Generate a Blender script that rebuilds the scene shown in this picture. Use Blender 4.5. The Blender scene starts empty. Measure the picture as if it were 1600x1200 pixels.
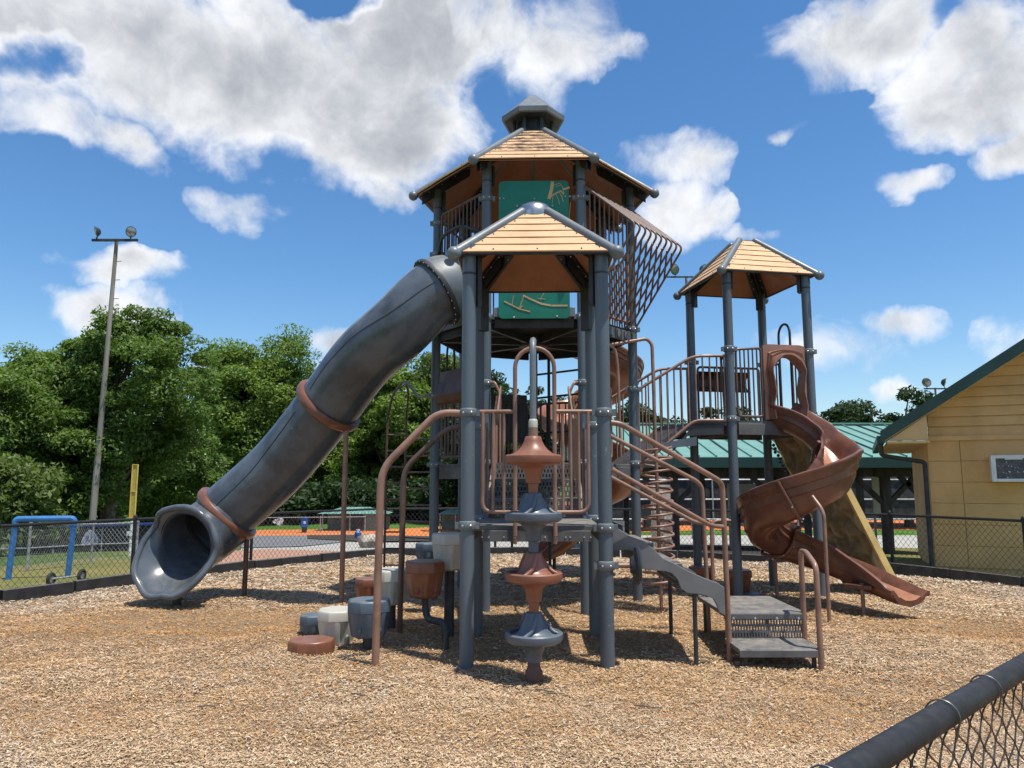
import bpy, math, random
import numpy as np
from mathutils import Vector, Matrix

scene = bpy.context.scene
COL = scene.collection
R_ = math.radians
random.seed(7)
rng = np.random.default_rng(11)

# ------------------------------------------------------------------ camera
CAM_H = 1.68
PITCH = math.atan(150.0 / 1160.0)
cam_d = bpy.data.cameras.new('camera')
cam = bpy.data.objects.new('camera', cam_d)
COL.objects.link(cam)
cam.location = (0, 0, CAM_H)
cam.rotation_euler = (R_(90) + PITCH, 0, 0)
cam_d.sensor_width = 36.0
cam_d.lens = 36.0 * 1160.0 / 1600.0
cam_d.clip_start = 0.05
cam_d.clip_end = 2000.0
scene.camera = cam

# ------------------------------------------------------------------ exposure
vs = scene.view_settings
vs.view_transform = 'Standard'
vs.look = 'None'
vs.exposure = 0.46
vs.gamma = 1.0
vs.use_curve_mapping = False
scene.render.film_transparent = False
scene.cycles.max_bounces = 7
scene.cycles.diffuse_bounces = 4
scene.cycles.transparent_max_bounces = 8

# ------------------------------------------------------------------ sun + sky
SUN = Vector((0.235, -0.185, 0.954)).normalized()
sun_d = bpy.data.lights.new('sun', 'SUN')
sun_d.energy = 4.2
sun_d.angle = R_(0.53)
sun_d.color = (1.0, 0.95, 0.86)
sun = bpy.data.objects.new('sun', sun_d)
COL.objects.link(sun)
sun.location = (0, 0, 60)
sun.rotation_euler = SUN.to_track_quat('Z', 'Y').to_euler()

SKY_STRENGTH = 0.118
CLOUD_GAIN = 0.92
world = bpy.data.worlds.new('World')
scene.world = world
world.use_nodes = True
wt = world.node_tree
wt.nodes.clear()


class NT:
    """tiny helper that chains shader nodes"""
    def __init__(s, tree):
        s.t = tree

    def n(s, typ, **kw):
        nd = s.t.nodes.new(typ)
        for k, v in kw.items():
            setattr(nd, k, v)
        return nd

    def link(s, a, b):
        s.t.links.new(a, b)

    def put(s, sock, v):
        if v is None:
            return
        if hasattr(v, 'is_output'):
            s.t.links.new(v, sock)
        else:
            sock.default_value = v

    def m(s, op, a, b=None, c=None, clamp=False):
        nd = s.n('ShaderNodeMath', operation=op, use_clamp=clamp)
        s.put(nd.inputs[0], a)
        s.put(nd.inputs[1], b)
        s.put(nd.inputs[2], c)
        return nd.outputs[0]

    def ramp(s, v, lo, hi, a=0.0, b=1.0, smooth=True):
        nd = s.n('ShaderNodeMapRange')
        nd.interpolation_type = 'SMOOTHSTEP' if smooth else 'LINEAR'
        s.put(nd.inputs[0], v)
        for i, q in enumerate((lo, hi, a, b)):
            s.put(nd.inputs[i + 1], q)
        return nd.outputs[0]

    def noise(s, vec, scale, detail=4.0, rough=0.5, dist=0.0):
        nd = s.n('ShaderNodeTexNoise')
        s.put(nd.inputs['Vector'], vec)
        nd.inputs['Scale'].default_value = scale
        nd.inputs['Detail'].default_value = detail
        nd.inputs['Roughness'].default_value = rough
        nd.inputs['Distortion'].default_value = dist
        return nd.outputs[0]

    def mix(s, f, a, b, mode='MIX'):
        nd = s.n('ShaderNodeMix', data_type='RGBA', blend_type=mode)
        s.put(nd.inputs[0], f)
        s.put(nd.inputs[6], a)
        s.put(nd.inputs[7], b)
        return nd.outputs[2]


def build_sky():
    N = NT(wt)
    tc = N.n('ShaderNodeTexCoord')
    D = tc.outputs['Generated']
    sep = N.n('ShaderNodeSeparateXYZ')
    N.link(D, sep.inputs[0])
    X, Y, Z = sep.outputs
    sky = N.n('ShaderNodeTexSky', sky_type='NISHITA')
    sky.sun_disc = False
    sky.sun_elevation = math.asin(SUN.z)
    sky.sun_rotation = math.atan2(SUN.x, SUN.y)
    sky.air_density = 1.0
    sky.dust_density = 0.6
    sky.ozone_density = 2.6
    az = N.m('ARCTAN2', X, Y)
    el = N.m('ARCSINE', Z)
    # domain warp so that the cloud outlines billow
    w1 = N.n('ShaderNodeTexNoise')
    N.link(D, w1.inputs['Vector'])
    w1.inputs['Scale'].default_value = 9.0
    w1.inputs['Detail'].default_value = 5.0
    wsep = N.n('ShaderNodeSeparateColor')
    N.link(w1.outputs['Color'], wsep.inputs[0])
    azw = N.m('ADD', az, N.m('MULTIPLY', N.m('SUBTRACT', wsep.outputs[0], 0.5), 0.16))
    elw = N.m('ADD', el, N.m('MULTIPLY', N.m('SUBTRACT', wsep.outputs[1], 0.5), 0.12))
    cp, sp = math.cos(PITCH), math.sin(PITCH)

    def direction(px, py):
        u, v = (px - 800) / 1160.0, (600 - py) / 1160.0
        d = Vector((u, cp - v * sp, sp + v * cp)).normalized()
        return math.atan2(d.x, d.y), math.asin(d.z)
    # centre and radii of every cloud bank seen over the playground
    banks = [(40, 40, 260, 130, 1.15), (300, 90, 330, 150, 1.35), (560, 180, 200, 120, 1.25), (640, 70, 190, 170, 1.3),
             (150, 225, 120, 50, 0.9), (55, 185, 130, 60, 0.8), (560, 250, 120, 60, 0.85), (840, 60, 150, 95, 0.72), (960, 75, 60, 40, 0.62),
             (1060, 250, 90, 45, 0.7), (1065, 330, 75, 60, 0.95), (1010, 225, 50, 30, 0.5),
             (600, 305, 65, 32, 0.62), (365, 318, 75, 34, 0.6),
             (1370, 40, 190, 90, 1.0), (1520, 110, 160, 110, 1.15), (1590, 225, 75, 55, 0.85), (1300, 70, 70, 50, 0.62),
             (1415, 286, 75, 26, 0.78), (1255, 216, 40, 16, 0.55), (1400, 495, 90, 36, 0.75), (1310, 540, 130, 50, 0.55), (1585, 530, 80, 46, 0.55),
             (200, 412, 85, 26, 0.85), (190, 478, 100, 52, 1.1), (505, 552, 48, 40, 0.95), (330, 585, 60, 34, 0.85), (1395, 602, 42, 26, 0.8), (1150, 360, 50, 14, 0.4)]
    total = None
    for px, py, rx, ry, amp in banks:
        a0, e0 = direction(px, py)
        a1, _ = direction(px + rx, py)
        _, e1 = direction(px, py + ry)
        ra, re = abs(a1 - a0) * 1.12, abs(e0 - e1) * 1.12
        q = N.m('POWER', N.m('DIVIDE', N.m('SUBTRACT', azw, a0), ra), 2.0)
        q = N.m('MULTIPLY_ADD', N.m('DIVIDE', N.m('SUBTRACT', elw, e0), re), N.m('DIVIDE', N.m('SUBTRACT', elw, e0), re), q)
        g = N.m('MULTIPLY', N.m('MAXIMUM', N.m('SUBTRACT', 1.0, q), 0.0), amp)
        total = g if total is None else N.m('MAXIMUM', total, g)
    for px, py, rx, ry, amp in [(45, 95, 60, 40, 0.9), (520, 5, 75, 40, 1.3), (770, 150, 50, 60, 0.6), (740, 40, 30, 60, 0.5), (905, 130, 60, 40, 0.5), (10, 250, 60, 60, 1.0), (1470, 30, 40, 30, 0.4), (420, 225, 60, 40, 0.5)]:
        a0, e0 = direction(px, py)
        a1, _ = direction(px + rx, py)
        _, e1 = direction(px, py + ry)
        q = N.m('POWER', N.m('DIVIDE', N.m('SUBTRACT', azw, a0), abs(a1 - a0)), 2.0)
        q = N.m('ADD', N.m('POWER', N.m('DIVIDE', N.m('SUBTRACT', elw, e0), abs(e0 - e1)), 2.0), q)
        total = N.m('MAXIMUM', N.m('SUBTRACT', total, N.m('MULTIPLY', N.m('MAXIMUM', N.m('SUBTRACT', 1.0, q), 0.0), amp)), 0.0)
    # the same kind of scattered cumulus goes on all round the horizon
    far = N.noise(D, 2.6, 3.0, 0.5)
    far = N.m('MULTIPLY', N.ramp(far, 0.5, 0.72), 0.95)
    away = N.ramp(N.m('ABSOLUTE', az), 0.72, 1.0)
    high = N.ramp(el, 0.72, 0.95)
    total = N.m('MAXIMUM', total, N.m('MULTIPLY', far, N.m('MAXIMUM', away, high)))
    fb = N.noise(D, 12.0, 10.0, 0.60, 0.35)
    body = N.m('ADD', total, N.m('MULTIPLY', N.m('SUBTRACT', fb, 0.52), 1.9))
    cover = N.ramp(body, 0.0, 0.92)
    cover = N.m('MULTIPLY', cover, N.ramp(total, 0.0, 0.12))
    cover = N.m('MULTIPLY', cover, N.ramp(el, 0.0, 0.03))
    # thick parts are grey below, rims and tops are white
    light = N.noise(D, 6.0, 8.0, 0.6, 0.3)
    fine = N.noise(D, 19.0, 6.0, 0.6, 0.4)
    thick = N.m('ADD', N.m('MULTIPLY', total, 0.8), N.m('MULTIPLY', N.m('SUBTRACT', light, 0.5), 1.7))
    thick = N.m('ADD', thick, N.m('MULTIPLY', N.m('SUBTRACT', fine, 0.5), 0.9))
    shade = N.ramp(thick, 0.10, 1.40)
    c = N.mix(shade, (0.84, 0.85, 0.87, 1), (0.33, 0.355, 0.40, 1))
    mul = N.n('ShaderNodeVectorMath', operation='SCALE')
    N.link(sky.outputs[0], mul.inputs[0])
    mul.inputs['Scale'].default_value = 1.0
    hsv = N.n('ShaderNodeHueSaturation')
    hsv.inputs['Saturation'].default_value = 1.26
    N.link(mul.outputs[0], hsv.inputs['Color'])
    bg_sky = N.n('ShaderNodeBackground')
    N.link(hsv.outputs[0], bg_sky.inputs[0])
    bg_sky.inputs[1].default_value = SKY_STRENGTH
    bg_c = N.n('ShaderNodeBackground')
    N.link(c, bg_c.inputs[0])
    bg_c.inputs[1].default_value = CLOUD_GAIN
    mx = N.n('ShaderNodeMixShader')
    N.link(cover, mx.inputs[0])
    N.link(bg_sky.outputs[0], mx.inputs[1])
    N.link(bg_c.outputs[0], mx.inputs[2])
    out = N.n('ShaderNodeOutputWorld')
    N.link(mx.outputs[0], out.inputs[0])


build_sky()

# ------------------------------------------------------------------ materials
MATS = {}


def lin(r, g, b):
    f = lambda c: c / 12.92 if c <= 0.04045 else ((c + 0.055) / 1.055) ** 2.4
    return (f(r / 255), f(g / 255), f(b / 255))


def mat(name, col, rough=0.5, var=0.12, scale=3.0, bump=0.0, bscale=60.0, metal=0.0, spec=0.5, col2=None, dust=0.0, coat=0.0, streak=False, scuff=0.0, scuff_col=(0.42, 0.43, 0.44)):
    if name in MATS:
        return MATS[name]
    m = bpy.data.materials.new(name)
    m.use_nodes = True
    N = NT(m.node_tree)
    b = m.node_tree.nodes['Principled BSDF']
    tc = N.n('ShaderNodeTexCoord')
    v = tc.outputs['Object']
    if streak:
        mp = N.n('ShaderNodeMapping')
        N.link(v, mp.inputs[0])
        mp.inputs['Scale'].default_value = (1, 1, 0.12)
        v = mp.outputs[0]
    c = (*col, 1)
    c2 = (*(col2 or tuple(min(1, x * (1 - 1.6 * var)) for x in col)), 1)
    c3 = (*tuple(min(1, x * (1 + var)) for x in col), 1)
    n1 = N.noise(v, scale, 5.0, 0.6)
    base = N.mix(N.ramp(n1, 0.35, 0.68), c3, c2)
    n2 = N.noise(v, scale * 9.0, 3.0, 0.6)
    base = N.mix(N.m('MULTIPLY', N.ramp(n2, 0.5, 0.75), var * 2.2, clamp=True), base, c)
    if dust > 0:
        geo = N.n('ShaderNodeNewGeometry')
        s2 = N.n('ShaderNodeSeparateXYZ')
        N.link(geo.outputs['Normal'], s2.inputs[0])
        up = N.ramp(s2.outputs[2], 0.2, 1.0)
        n3 = N.noise(v, scale * 3.0, 4.0, 0.65)
        base = N.mix(N.m('MULTIPLY', N.m('MULTIPLY', up, N.ramp(n3, 0.3, 0.7)), dust), base, (0.42, 0.36, 0.28, 1))
    if scuff > 0:
        v0 = tc.outputs['Object']
        big = N.ramp(N.noise(v0, 1.7, 2.0, 0.5), 0.50, 0.66)
        fine = N.noise(v0, 26.0, 6.0, 0.75, 0.6)
        base = N.mix(N.m('MULTIPLY', N.m('MULTIPLY', big, N.ramp(fine, 0.60, 0.68)), scuff), base, (*scuff_col, 1))
    N.link(base, b.inputs['Base Color'])
    N.link(N.ramp(n1, 0.3, 0.7, rough * 0.85, min(1.0, rough * 1.2)), b.inputs['Roughness'])
    b.inputs['Metallic'].default_value = metal
    b.inputs['Specular IOR Level'].default_value = spec
    if coat:
        b.inputs['Coat Weight'].default_value = coat
        b.inputs['Coat Roughness'].default_value = 0.15
    if bump:
        bp = N.n('ShaderNodeBump')
        bp.inputs['Strength'].default_value = bump
        bp.inputs['Distance'].default_value = 0.02
        N.link(N.noise(v, bscale, 4.0, 0.6), bp.inputs['Height'])
        N.link(bp.outputs[0], b.inputs['Normal'])
    MATS[name] = m
    return m


GREY = mat('grey_paint', (0.090, 0.114, 0.138), 0.42, 0.14, 2.5, 0.05, 90, dust=0.18, streak=True, scuff=0.45)
GREYL = mat('grey_light_paint', (0.13, 0.152, 0.168), 0.42, 0.12, 3.0, 0.05, 90, dust=0.25)
GREYD = mat('dark_grey_steel', (0.028, 0.032, 0.038), 0.5, 0.2, 4.0, 0.05, 70, dust=0.12)
DECKM = mat('deck_coating', (0.10, 0.10, 0.102), 0.62, 0.2, 3.0, 0.25, 160, dust=0.45)
BROWN = mat('brown_paint', (0.25, 0.142, 0.102), 0.38, 0.16, 4.0, 0.04, 80, dust=0.12, scuff=0.5, scuff_col=(0.10, 0.07, 0.06))
BROWND = mat('dark_and_shaded_brown', (0.105, 0.062, 0.048), 0.4, 0.16, 4.0, 0.04, 80, dust=0.1)  # also serves as the brown paint with shade put into it
TAN = mat('roof_tan_plastic', (0.60, 0.385, 0.215), 0.55, 0.07, 5.0, 0.12, 120, spec=0.3)
LINING = mat('roof_brown_lining', (0.30, 0.135, 0.075), 0.55, 0.08, 3.0, spec=0.3)
TUBE = mat('slide_grey_plastic', (0.075, 0.09, 0.108), 0.23, 0.24, 2.2, 0.02, 30, dust=0.16, scuff=0.8)
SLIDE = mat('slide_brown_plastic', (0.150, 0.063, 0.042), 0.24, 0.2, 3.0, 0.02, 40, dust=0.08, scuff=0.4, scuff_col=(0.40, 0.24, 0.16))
POD_BROWN = mat('pod_brown_plastic', (0.20, 0.075, 0.04), 0.35, 0.14, 4.0, 0.03, 60, dust=0.12)
POD_WHITE = mat('pod_stone_plastic', (0.45, 0.435, 0.375), 0.5, 0.07, 4.0, 0.03, 60)
POD_BLUE = mat('pod_slate_plastic', (0.07, 0.10, 0.135), 0.42, 0.16, 4.0, 0.03, 60, dust=0.25)
GREEN = mat('green_panel_plastic', (0.006, 0.165, 0.112), 0.38, 0.08, 3.0, spec=0.4)
ETCH = mat('panel_tan_core', (0.50, 0.34, 0.18), 0.6, 0.1)
BOLT = mat('galvanised_steel', (0.55, 0.56, 0.57), 0.35, 0.1, 20, metal=0.85)
ROCKW = mat('rock_wall_plastic', (0.235, 0.185, 0.105), 0.6, 0.3, 5.0, 0.3, 18)
ROCKE = mat('rock_wall_edge', (0.62, 0.45, 0.17), 0.5, 0.1)
KERBM = mat('black_border_plastic', (0.022, 0.023, 0.027), 0.5, 0.3, 6.0, 0.1, 50, dust=0.35)
FENCEM = mat('black_vinyl', (0.02, 0.021, 0.024), 0.5, 0.12, 14.0, 0.03, 50, dust=0.04, spec=0.25)
WIREM = mat('black_wire', (0.03, 0.028, 0.028), 0.42, 0.3, 8.0, dust=0.2)
GALV = mat('galvanised_pipe', (0.36, 0.37, 0.38), 0.45, 0.15, 6.0, metal=0.4)
WHITEP = mat('white_paint', (0.74, 0.74, 0.72), 0.5, 0.06)
YELLOWP = mat('yellow_paint', (0.66, 0.47, 0.10), 0.5, 0.12, 4.0)
BLUEP = mat('blue_paint', (0.03, 0.16, 0.42), 0.4, 0.14, 6.0, dust=0.12)
NAVYP = mat('navy_pad', (0.015, 0.03, 0.16), 0.6, 0.2)
SCREEN = mat('dark_windscreen', (0.035, 0.036, 0.038), 0.85, 0.25, 3.0, 0.3, 60)
WOODGREY = mat('weathered_pole_wood', (0.24, 0.22, 0.19), 0.85, 0.22, 3.0, 0.4, 50, streak=True)
BARK = mat('bark', (0.12, 0.09, 0.065), 0.9, 0.3, 4.0, 0.6, 25)
TEAL = mat('teal_metal_roof', (0.15, 0.305, 0.255), 0.45, 0.07, 2.0)
TEALD = mat('dark_green_fascia', (0.010, 0.045, 0.04), 0.45, 0.1, 2.0)
DARKW = mat('dark_timber', (0.045, 0.038, 0.032), 0.75, 0.3, 4.0, 0.3, 40, streak=True)
BEIGE = mat('beige_block_paint', (0.66, 0.405, 0.165), 0.75, 0.09, 0.9, 0.35, 45)
BEIGES = mat('beige_siding_paint', (0.67, 0.415, 0.172), 0.65, 0.09, 1.5, 0.08, 45)
SOFFIT = mat('beige_soffit_paint', (0.68, 0.47, 0.22), 0.65, 0.05, 1.5)
STONE = mat('boulder_stone', (0.32, 0.28, 0.23), 0.9, 0.35, 3.0, 0.8, 12)
SLATE_SIGN = mat('pale_board', (0.50, 0.51, 0.52), 0.6, 0.05)
BENCHG = mat('grey_plank', (0.22, 0.22, 0.225), 0.65, 0.15, 3.0)
BRICK = mat('pink_brick', (0.36, 0.22, 0.18), 0.85, 0.2, 6.0, 0.4, 60)
GLASS_LAMP = mat('lamp_glass', (0.30, 0.31, 0.32), 0.15, 0.05, 5.0, metal=0.6)
RUBBER = mat('rubber_tyre', (0.02, 0.02, 0.02), 0.8, 0.2)
GRILLE = mat('grille_grey', (0.13, 0.13, 0.14), 0.6, 0.2, 20)


def leaf_mat(name, c1, c2, c3):
    m = bpy.data.materials.new(name)
    m.use_nodes = True
    N = NT(m.node_tree)
    nd = m.node_tree.nodes
    b = nd['Principled BSDF']
    geo = N.n('ShaderNodeNewGeometry')
    tc = N.n('ShaderNodeTexCoord')
    r = geo.outputs['Random Per Island']
    n = N.noise(tc.outputs['Object'], 0.28, 3.0, 0.6)
    col = N.mix(N.ramp(n, 0.38, 0.64), (*c1, 1), (*c2, 1))
    col = N.mix(N.ramp(r, 0.55, 1.0), col, (*c3, 1))
    N.link(col, b.inputs['Base Color'])
    b.inputs['Roughness'].default_value = 0.55
    b.inputs['Specular IOR Level'].default_value = 0.3
    tr = N.n('ShaderNodeBsdfTranslucent')
    N.link(N.mix(1.0, col, (1.0, 1.1, 0.5, 1), 'MULTIPLY'), tr.inputs[0])
    mx = N.n('ShaderNodeMixShader')
    mx.inputs[0].default_value = 0.42
    N.link(b.outputs[0], mx.inputs[1])
    N.link(tr.outputs[0], mx.inputs[2])
    N.link(mx.outputs[0], nd['Material Output'].inputs[0])
    return m


LEAF_A = leaf_mat('leaves_green', (0.11, 0.18, 0.03), (0.18, 0.27, 0.045), (0.24, 0.33, 0.08))
LEAF_B = leaf_mat('leaves_deep_green', (0.085, 0.15, 0.03), (0.14, 0.22, 0.042), (0.19, 0.27, 0.07))
LEAF_C = leaf_mat('leaves_yellow_green', (0.10, 0.15, 0.03), (0.14, 0.19, 0.05), (0.18, 0.22, 0.08))
LEAF_P = leaf_mat('pine_and_shaded_leaves', (0.022, 0.048, 0.018), (0.036, 0.07, 0.022), (0.05, 0.085, 0.03))


# ------------------------------------------------------------------ mesh helpers
class MB:
    def __init__(s):
        s.v, s.f = [], []

    def add(s, vs, fs):
        o = len(s.v)
        s.v += [tuple(p) for p in vs]
        s.f += [tuple(i + o for i in q) for q in fs]

    def box(s, c, size, rz=0.0, M=None):
        hx, hy, hz = size[0] / 2, size[1] / 2, size[2] / 2
        c = Vector(c)
        rot = M if M is not None else Matrix.Rotation(rz, 3, 'Z')
        p = [c + rot @ Vector((x, y, z)) for z in (-hz, hz) for x, y in ((-hx, -hy), (hx, -hy), (hx, hy), (-hx, hy))]
        s.add(p, [(3, 2, 1, 0), (4, 5, 6, 7), (0, 1, 5, 4), (1, 2, 6, 5), (2, 3, 7, 6), (3, 0, 4, 7)])
        return s

    def bar(s, a, b, w, h, up=(0, 0, 1)):
        a, b = Vector(a), Vector(b)
        t = (b - a)
        L = t.length
        t.normalize()
        up = Vector(up)
        if abs(t.dot(up)) > 0.99:
            up = Vector((0, 1, 0))
        sd = t.cross(up).normalized()
        u = sd.cross(t)
        M = Matrix((t, sd, u)).transposed()
        return s.box((a + b) / 2, (L, w, h), M=M)

    def tube(s, pts, r, n=8, caps=True, closed=False, rs=None, dome=False):
        pts = [Vector(p) for p in pts]
        k = len(pts)
        T = []
        for i in range(k):
            if closed:
                t = pts[(i + 1) % k] - pts[i - 1]
            else:
                t = pts[min(i + 1, k - 1)] - pts[max(i - 1, 0)]
            T.append(t.normalized())
        ref = Vector((0, 0, 1)) if abs(T[0].z) < 0.9 else Vector((1, 0, 0))
        nn = T[0].cross(ref).normalized()
        vs = []
        for i in range(k):
            nn = (nn - T[i] * nn.dot(T[i])).normalized()
            bb = T[i].cross(nn)
            rr = rs[i] if rs else r
            for j in range(n):
                a = 2 * math.pi * j / n
                vs.append(pts[i] + (nn * math.cos(a) + bb * math.sin(a)) * rr)
        fs = []
        for i in range(k if closed else k - 1):
            i2 = (i + 1) % k
            for j in range(n):
                j2 = (j + 1) % n
                fs.append((i * n + j, i * n + j2, i2 * n + j2, i2 * n + j))
        if caps and not closed:
            fs.append(tuple(range(n))[::-1])
            fs.append(tuple((k - 1) * n + j for j in range(n)))
        s.add(vs, fs)
        return s

    def lathe(s, prof, c=(0, 0, 0), n=24, axis=None, cap=True, wob=None):
        """prof: (radius, height) pairs, bottom to top"""
        c = Vector(c)
        ax = Vector(axis).normalized() if axis is not None else Vector((0, 0, 1))
        q = Vector((0, 0, 1)).rotation_difference(ax).to_matrix()
        vs, fs = [], []
        for r, h in prof:
            for j in range(n):
                a = 2 * math.pi * (j + 0.5) / n
                k = wob(a, h) if wob else 1.0
                vs.append(c + q @ Vector((r * k * math.cos(a), r * k * math.sin(a), h)))
        for i in range(len(prof) - 1):
            for j in range(n):
                j2 = (j + 1) % n
                fs.append((i * n + j, i * n + j2, (i + 1) * n + j2, (i + 1) * n + j))
        if cap:
            fs.append(tuple(range(n))[::-1])
            fs.append(tuple((len(prof) - 1) * n + j for j in range(n)))
        s.add(vs, fs)
        return s

    def prism(s, poly, d):
        """poly: 3D polygon, d: thickness vector"""
        d = Vector(d)
        n = len(poly)
        p = [Vector(q) for q in poly]
        s.add(p + [q + d for q in p], [tuple(range(n))[::-1], tuple(range(n, 2 * n))] + [(i, (i + 1) % n, (i + 1) % n + n, i + n) for i in range(n)])
        return s

    def sphere(s, c, r, n=12, sc=(1, 1, 1)):
        prof = []
        k = n // 2
        vs, fs = [], []
        for i in range(k + 1):
            th = math.pi * i / k
            for j in range(n):
                a = 2 * math.pi * j / n
                rr = max(math.sin(th), 0.02)
                vs.append((c[0] + sc[0] * r * rr * math.cos(a), c[1] + sc[1] * r * rr * math.sin(a), c[2] - sc[2] * r * math.cos(th)))
        for i in range(k):
            for j in range(n):
                j2 = (j + 1) % n
                fs.append((i * n + j, i * n + j2, (i + 1) * n + j2, (i + 1) * n + j))
        fs.append(tuple(range(n))[::-1])
        fs.append(tuple(k * n + j for j in range(n)))
        s.add(vs, fs)
        return s

    def build(s, name, m, parent=None, smooth=35, bevel=0.0, at=None, **props):
        me = bpy.data.meshes.new(name)
        off = world_loc(parent) if parent is not None else (Vector(at) if at is not None else Vector((0, 0, 0)))
        me.from_pydata([(p[0] - off[0], p[1] - off[1], p[2] - off[2]) for p in s.v], [], s.f)
        me.update()
        me.materials.append(m)
        if smooth:
            me.polygons.foreach_set('use_smooth', [True] * len(me.polygons))
            me.set_sharp_from_angle(angle=R_(smooth))
        o = bpy.data.objects.new(name, me)
        COL.objects.link(o)
        if parent is not None:
            o.parent = parent
        else:
            o.location = off
        if bevel:
            md = o.modifiers.new('bevel', 'BEVEL')
            md.width = bevel
            md.segments = 2
            md.limit_method = 'ANGLE'
            md.angle_limit = R_(40)
        for k, v in props.items():
            o[k] = v
        return o


def world_loc(o):
    v = Vector((0, 0, 0))
    while o is not None:
        v = v + Vector(o.location)
        o = o.parent
    return v


def tag(o, label, cat, group=None, kind=None):
    if label:
        o['label'] = label
    if cat:
        o['category'] = cat
    if group:
        o['group'] = group
    if kind:
        o['kind'] = kind
    return o


def thing(name, loc, label, cat, group=None):
    o = bpy.data.objects.new(name, None)
    COL.objects.link(o)
    o.location = loc
    o.empty_display_size = 0.1
    return tag(o, label, cat, group)


def fillet(pts, r, n=5):
    pts = [Vector(p) for p in pts]
    out = [pts[0]]
    for i in range(1, len(pts) - 1):
        a, b, c = pts[i - 1], pts[i], pts[i + 1]
        u, w = (a - b), (c - b)
        k = min(r, u.length * 0.48, w.length * 0.48)
        p, q = b + u.normalized() * k, b + w.normalized() * k
        for j in range(n + 1):
            t = j / n
            out.append(p * (1 - t) ** 2 + b * 2 * t * (1 - t) + q * t * t)
    out.append(pts[-1])
    return out


def spline(pts, n=8):
    pts = [Vector(p) for p in pts]
    P = [pts[0] * 2 - pts[1]] + pts + [pts[-1] * 2 - pts[-2]]
    out = []
    for i in range(1, len(P) - 2):
        p0, p1, p2, p3 = P[i - 1:i + 3]
        for j in range(n):
            t = j / n
            out.append(0.5 * ((2 * p1) + (p2 - p0) * t + (2 * p0 - 5 * p1 + 4 * p2 - p3) * t * t + (3 * p1 - p0 - 3 * p2 + p3) * t ** 3))
    out.append(pts[-1])
    return out


# terrain: level around the playground, then falling away to the ball fields
FLAT, SLOPE, FAR_D = 17.6, 0.065, 68.0


def gz(x, y):
    d = math.hypot(x, y)
    return -0.10 - SLOPE * (min(max(d, FLAT), FAR_D) - FLAT)


_c, _s = math.cos(PITCH), math.sin(PITCH)


def on_ground(px, py=None, d=None):
    """world point of the terrain in the direction of photo column px, at photo row py or distance d (used for siting only)"""
    u = (px - 800) / 1160.0
    if d is None:
        v = (600 - py) / 1160.0
        r = Vector((u, _c - v * _s, _s + v * _c))
        lo, hi = 1.0, 160.0
        t = lo
        while t < hi:
            p = Vector((0, 0, CAM_H)) + r * t
            if p.z < gz(p.x, p.y):
                break
            t *= 1.004
        return p
    a = math.atan(u * 1.0 / (_c + 0.02))
    x, y = d * math.sin(a), d * math.cos(a)
    return Vector((x, y, gz(x, y)))


# ------------------------------------------------------------------ fast numpy mesh
def np_mesh(name, verts, quads, m, parent=None, at=(0, 0, 0), color=None, smooth=False, tri=False):
    me = bpy.data.meshes.new(name)
    k = 3 if tri else 4
    off = np.array(world_loc(parent) if parent is not None else at, dtype=np.float32)
    verts = np.asarray(verts, dtype=np.float32) - off
    quads = np.asarray(quads, dtype=np.int32)
    me.vertices.add(len(verts))
    me.vertices.foreach_set('co', verts.ravel())
    me.loops.add(quads.size)
    me.loops.foreach_set('vertex_index', quads.ravel())
    me.polygons.add(len(quads))
    me.polygons.foreach_set('loop_start', np.arange(0, quads.size, k, dtype=np.int32))
    me.polygons.foreach_set('loop_total', np.full(len(quads), k, dtype=np.int32))
    if smooth:
        me.polygons.foreach_set('use_smooth', np.ones(len(quads), dtype=bool))
    me.update(calc_edges=True)
    if color is not None:
        at_ = me.color_attributes.new('Col', 'FLOAT_COLOR', 'POINT')
        c4 = np.ones((len(verts), 4), dtype=np.float32)
        c4[:, :3] = color
        at_.data.foreach_set('color', c4.ravel())
    me.materials.append(m)
    o = bpy.data.objects.new(name, me)
    COL.objects.link(o)
    if parent is not None:
        o.parent = parent
    else:
        o.location = at
    return o


def vnoise(x, y, f, seed=0):
    """smooth value noise in the plane"""
    x, y = np.asarray(x) * f + seed * 17.3, np.asarray(y) * f - seed * 9.1
    xi, yi = np.floor(x).astype(np.int64), np.floor(y).astype(np.int64)
    xf, yf = x - xi, y - yi
    xf, yf = xf * xf * (3 - 2 * xf), yf * yf * (3 - 2 * yf)

    def h(a, b):
        n = (a * 374761393 + b * 668265263 + seed * 974711) & 0x7fffffff
        n = ((n ^ (n >> 13)) * 1274126177) & 0x7fffffff
        return ((n ^ (n >> 16)) & 0xffff) / 65535.0
    return (h(xi, yi) * (1 - xf) + h(xi + 1, yi) * xf) * (1 - yf) + (h(xi, yi + 1) * (1 - xf) + h(xi + 1, yi + 1) * xf) * yf


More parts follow.
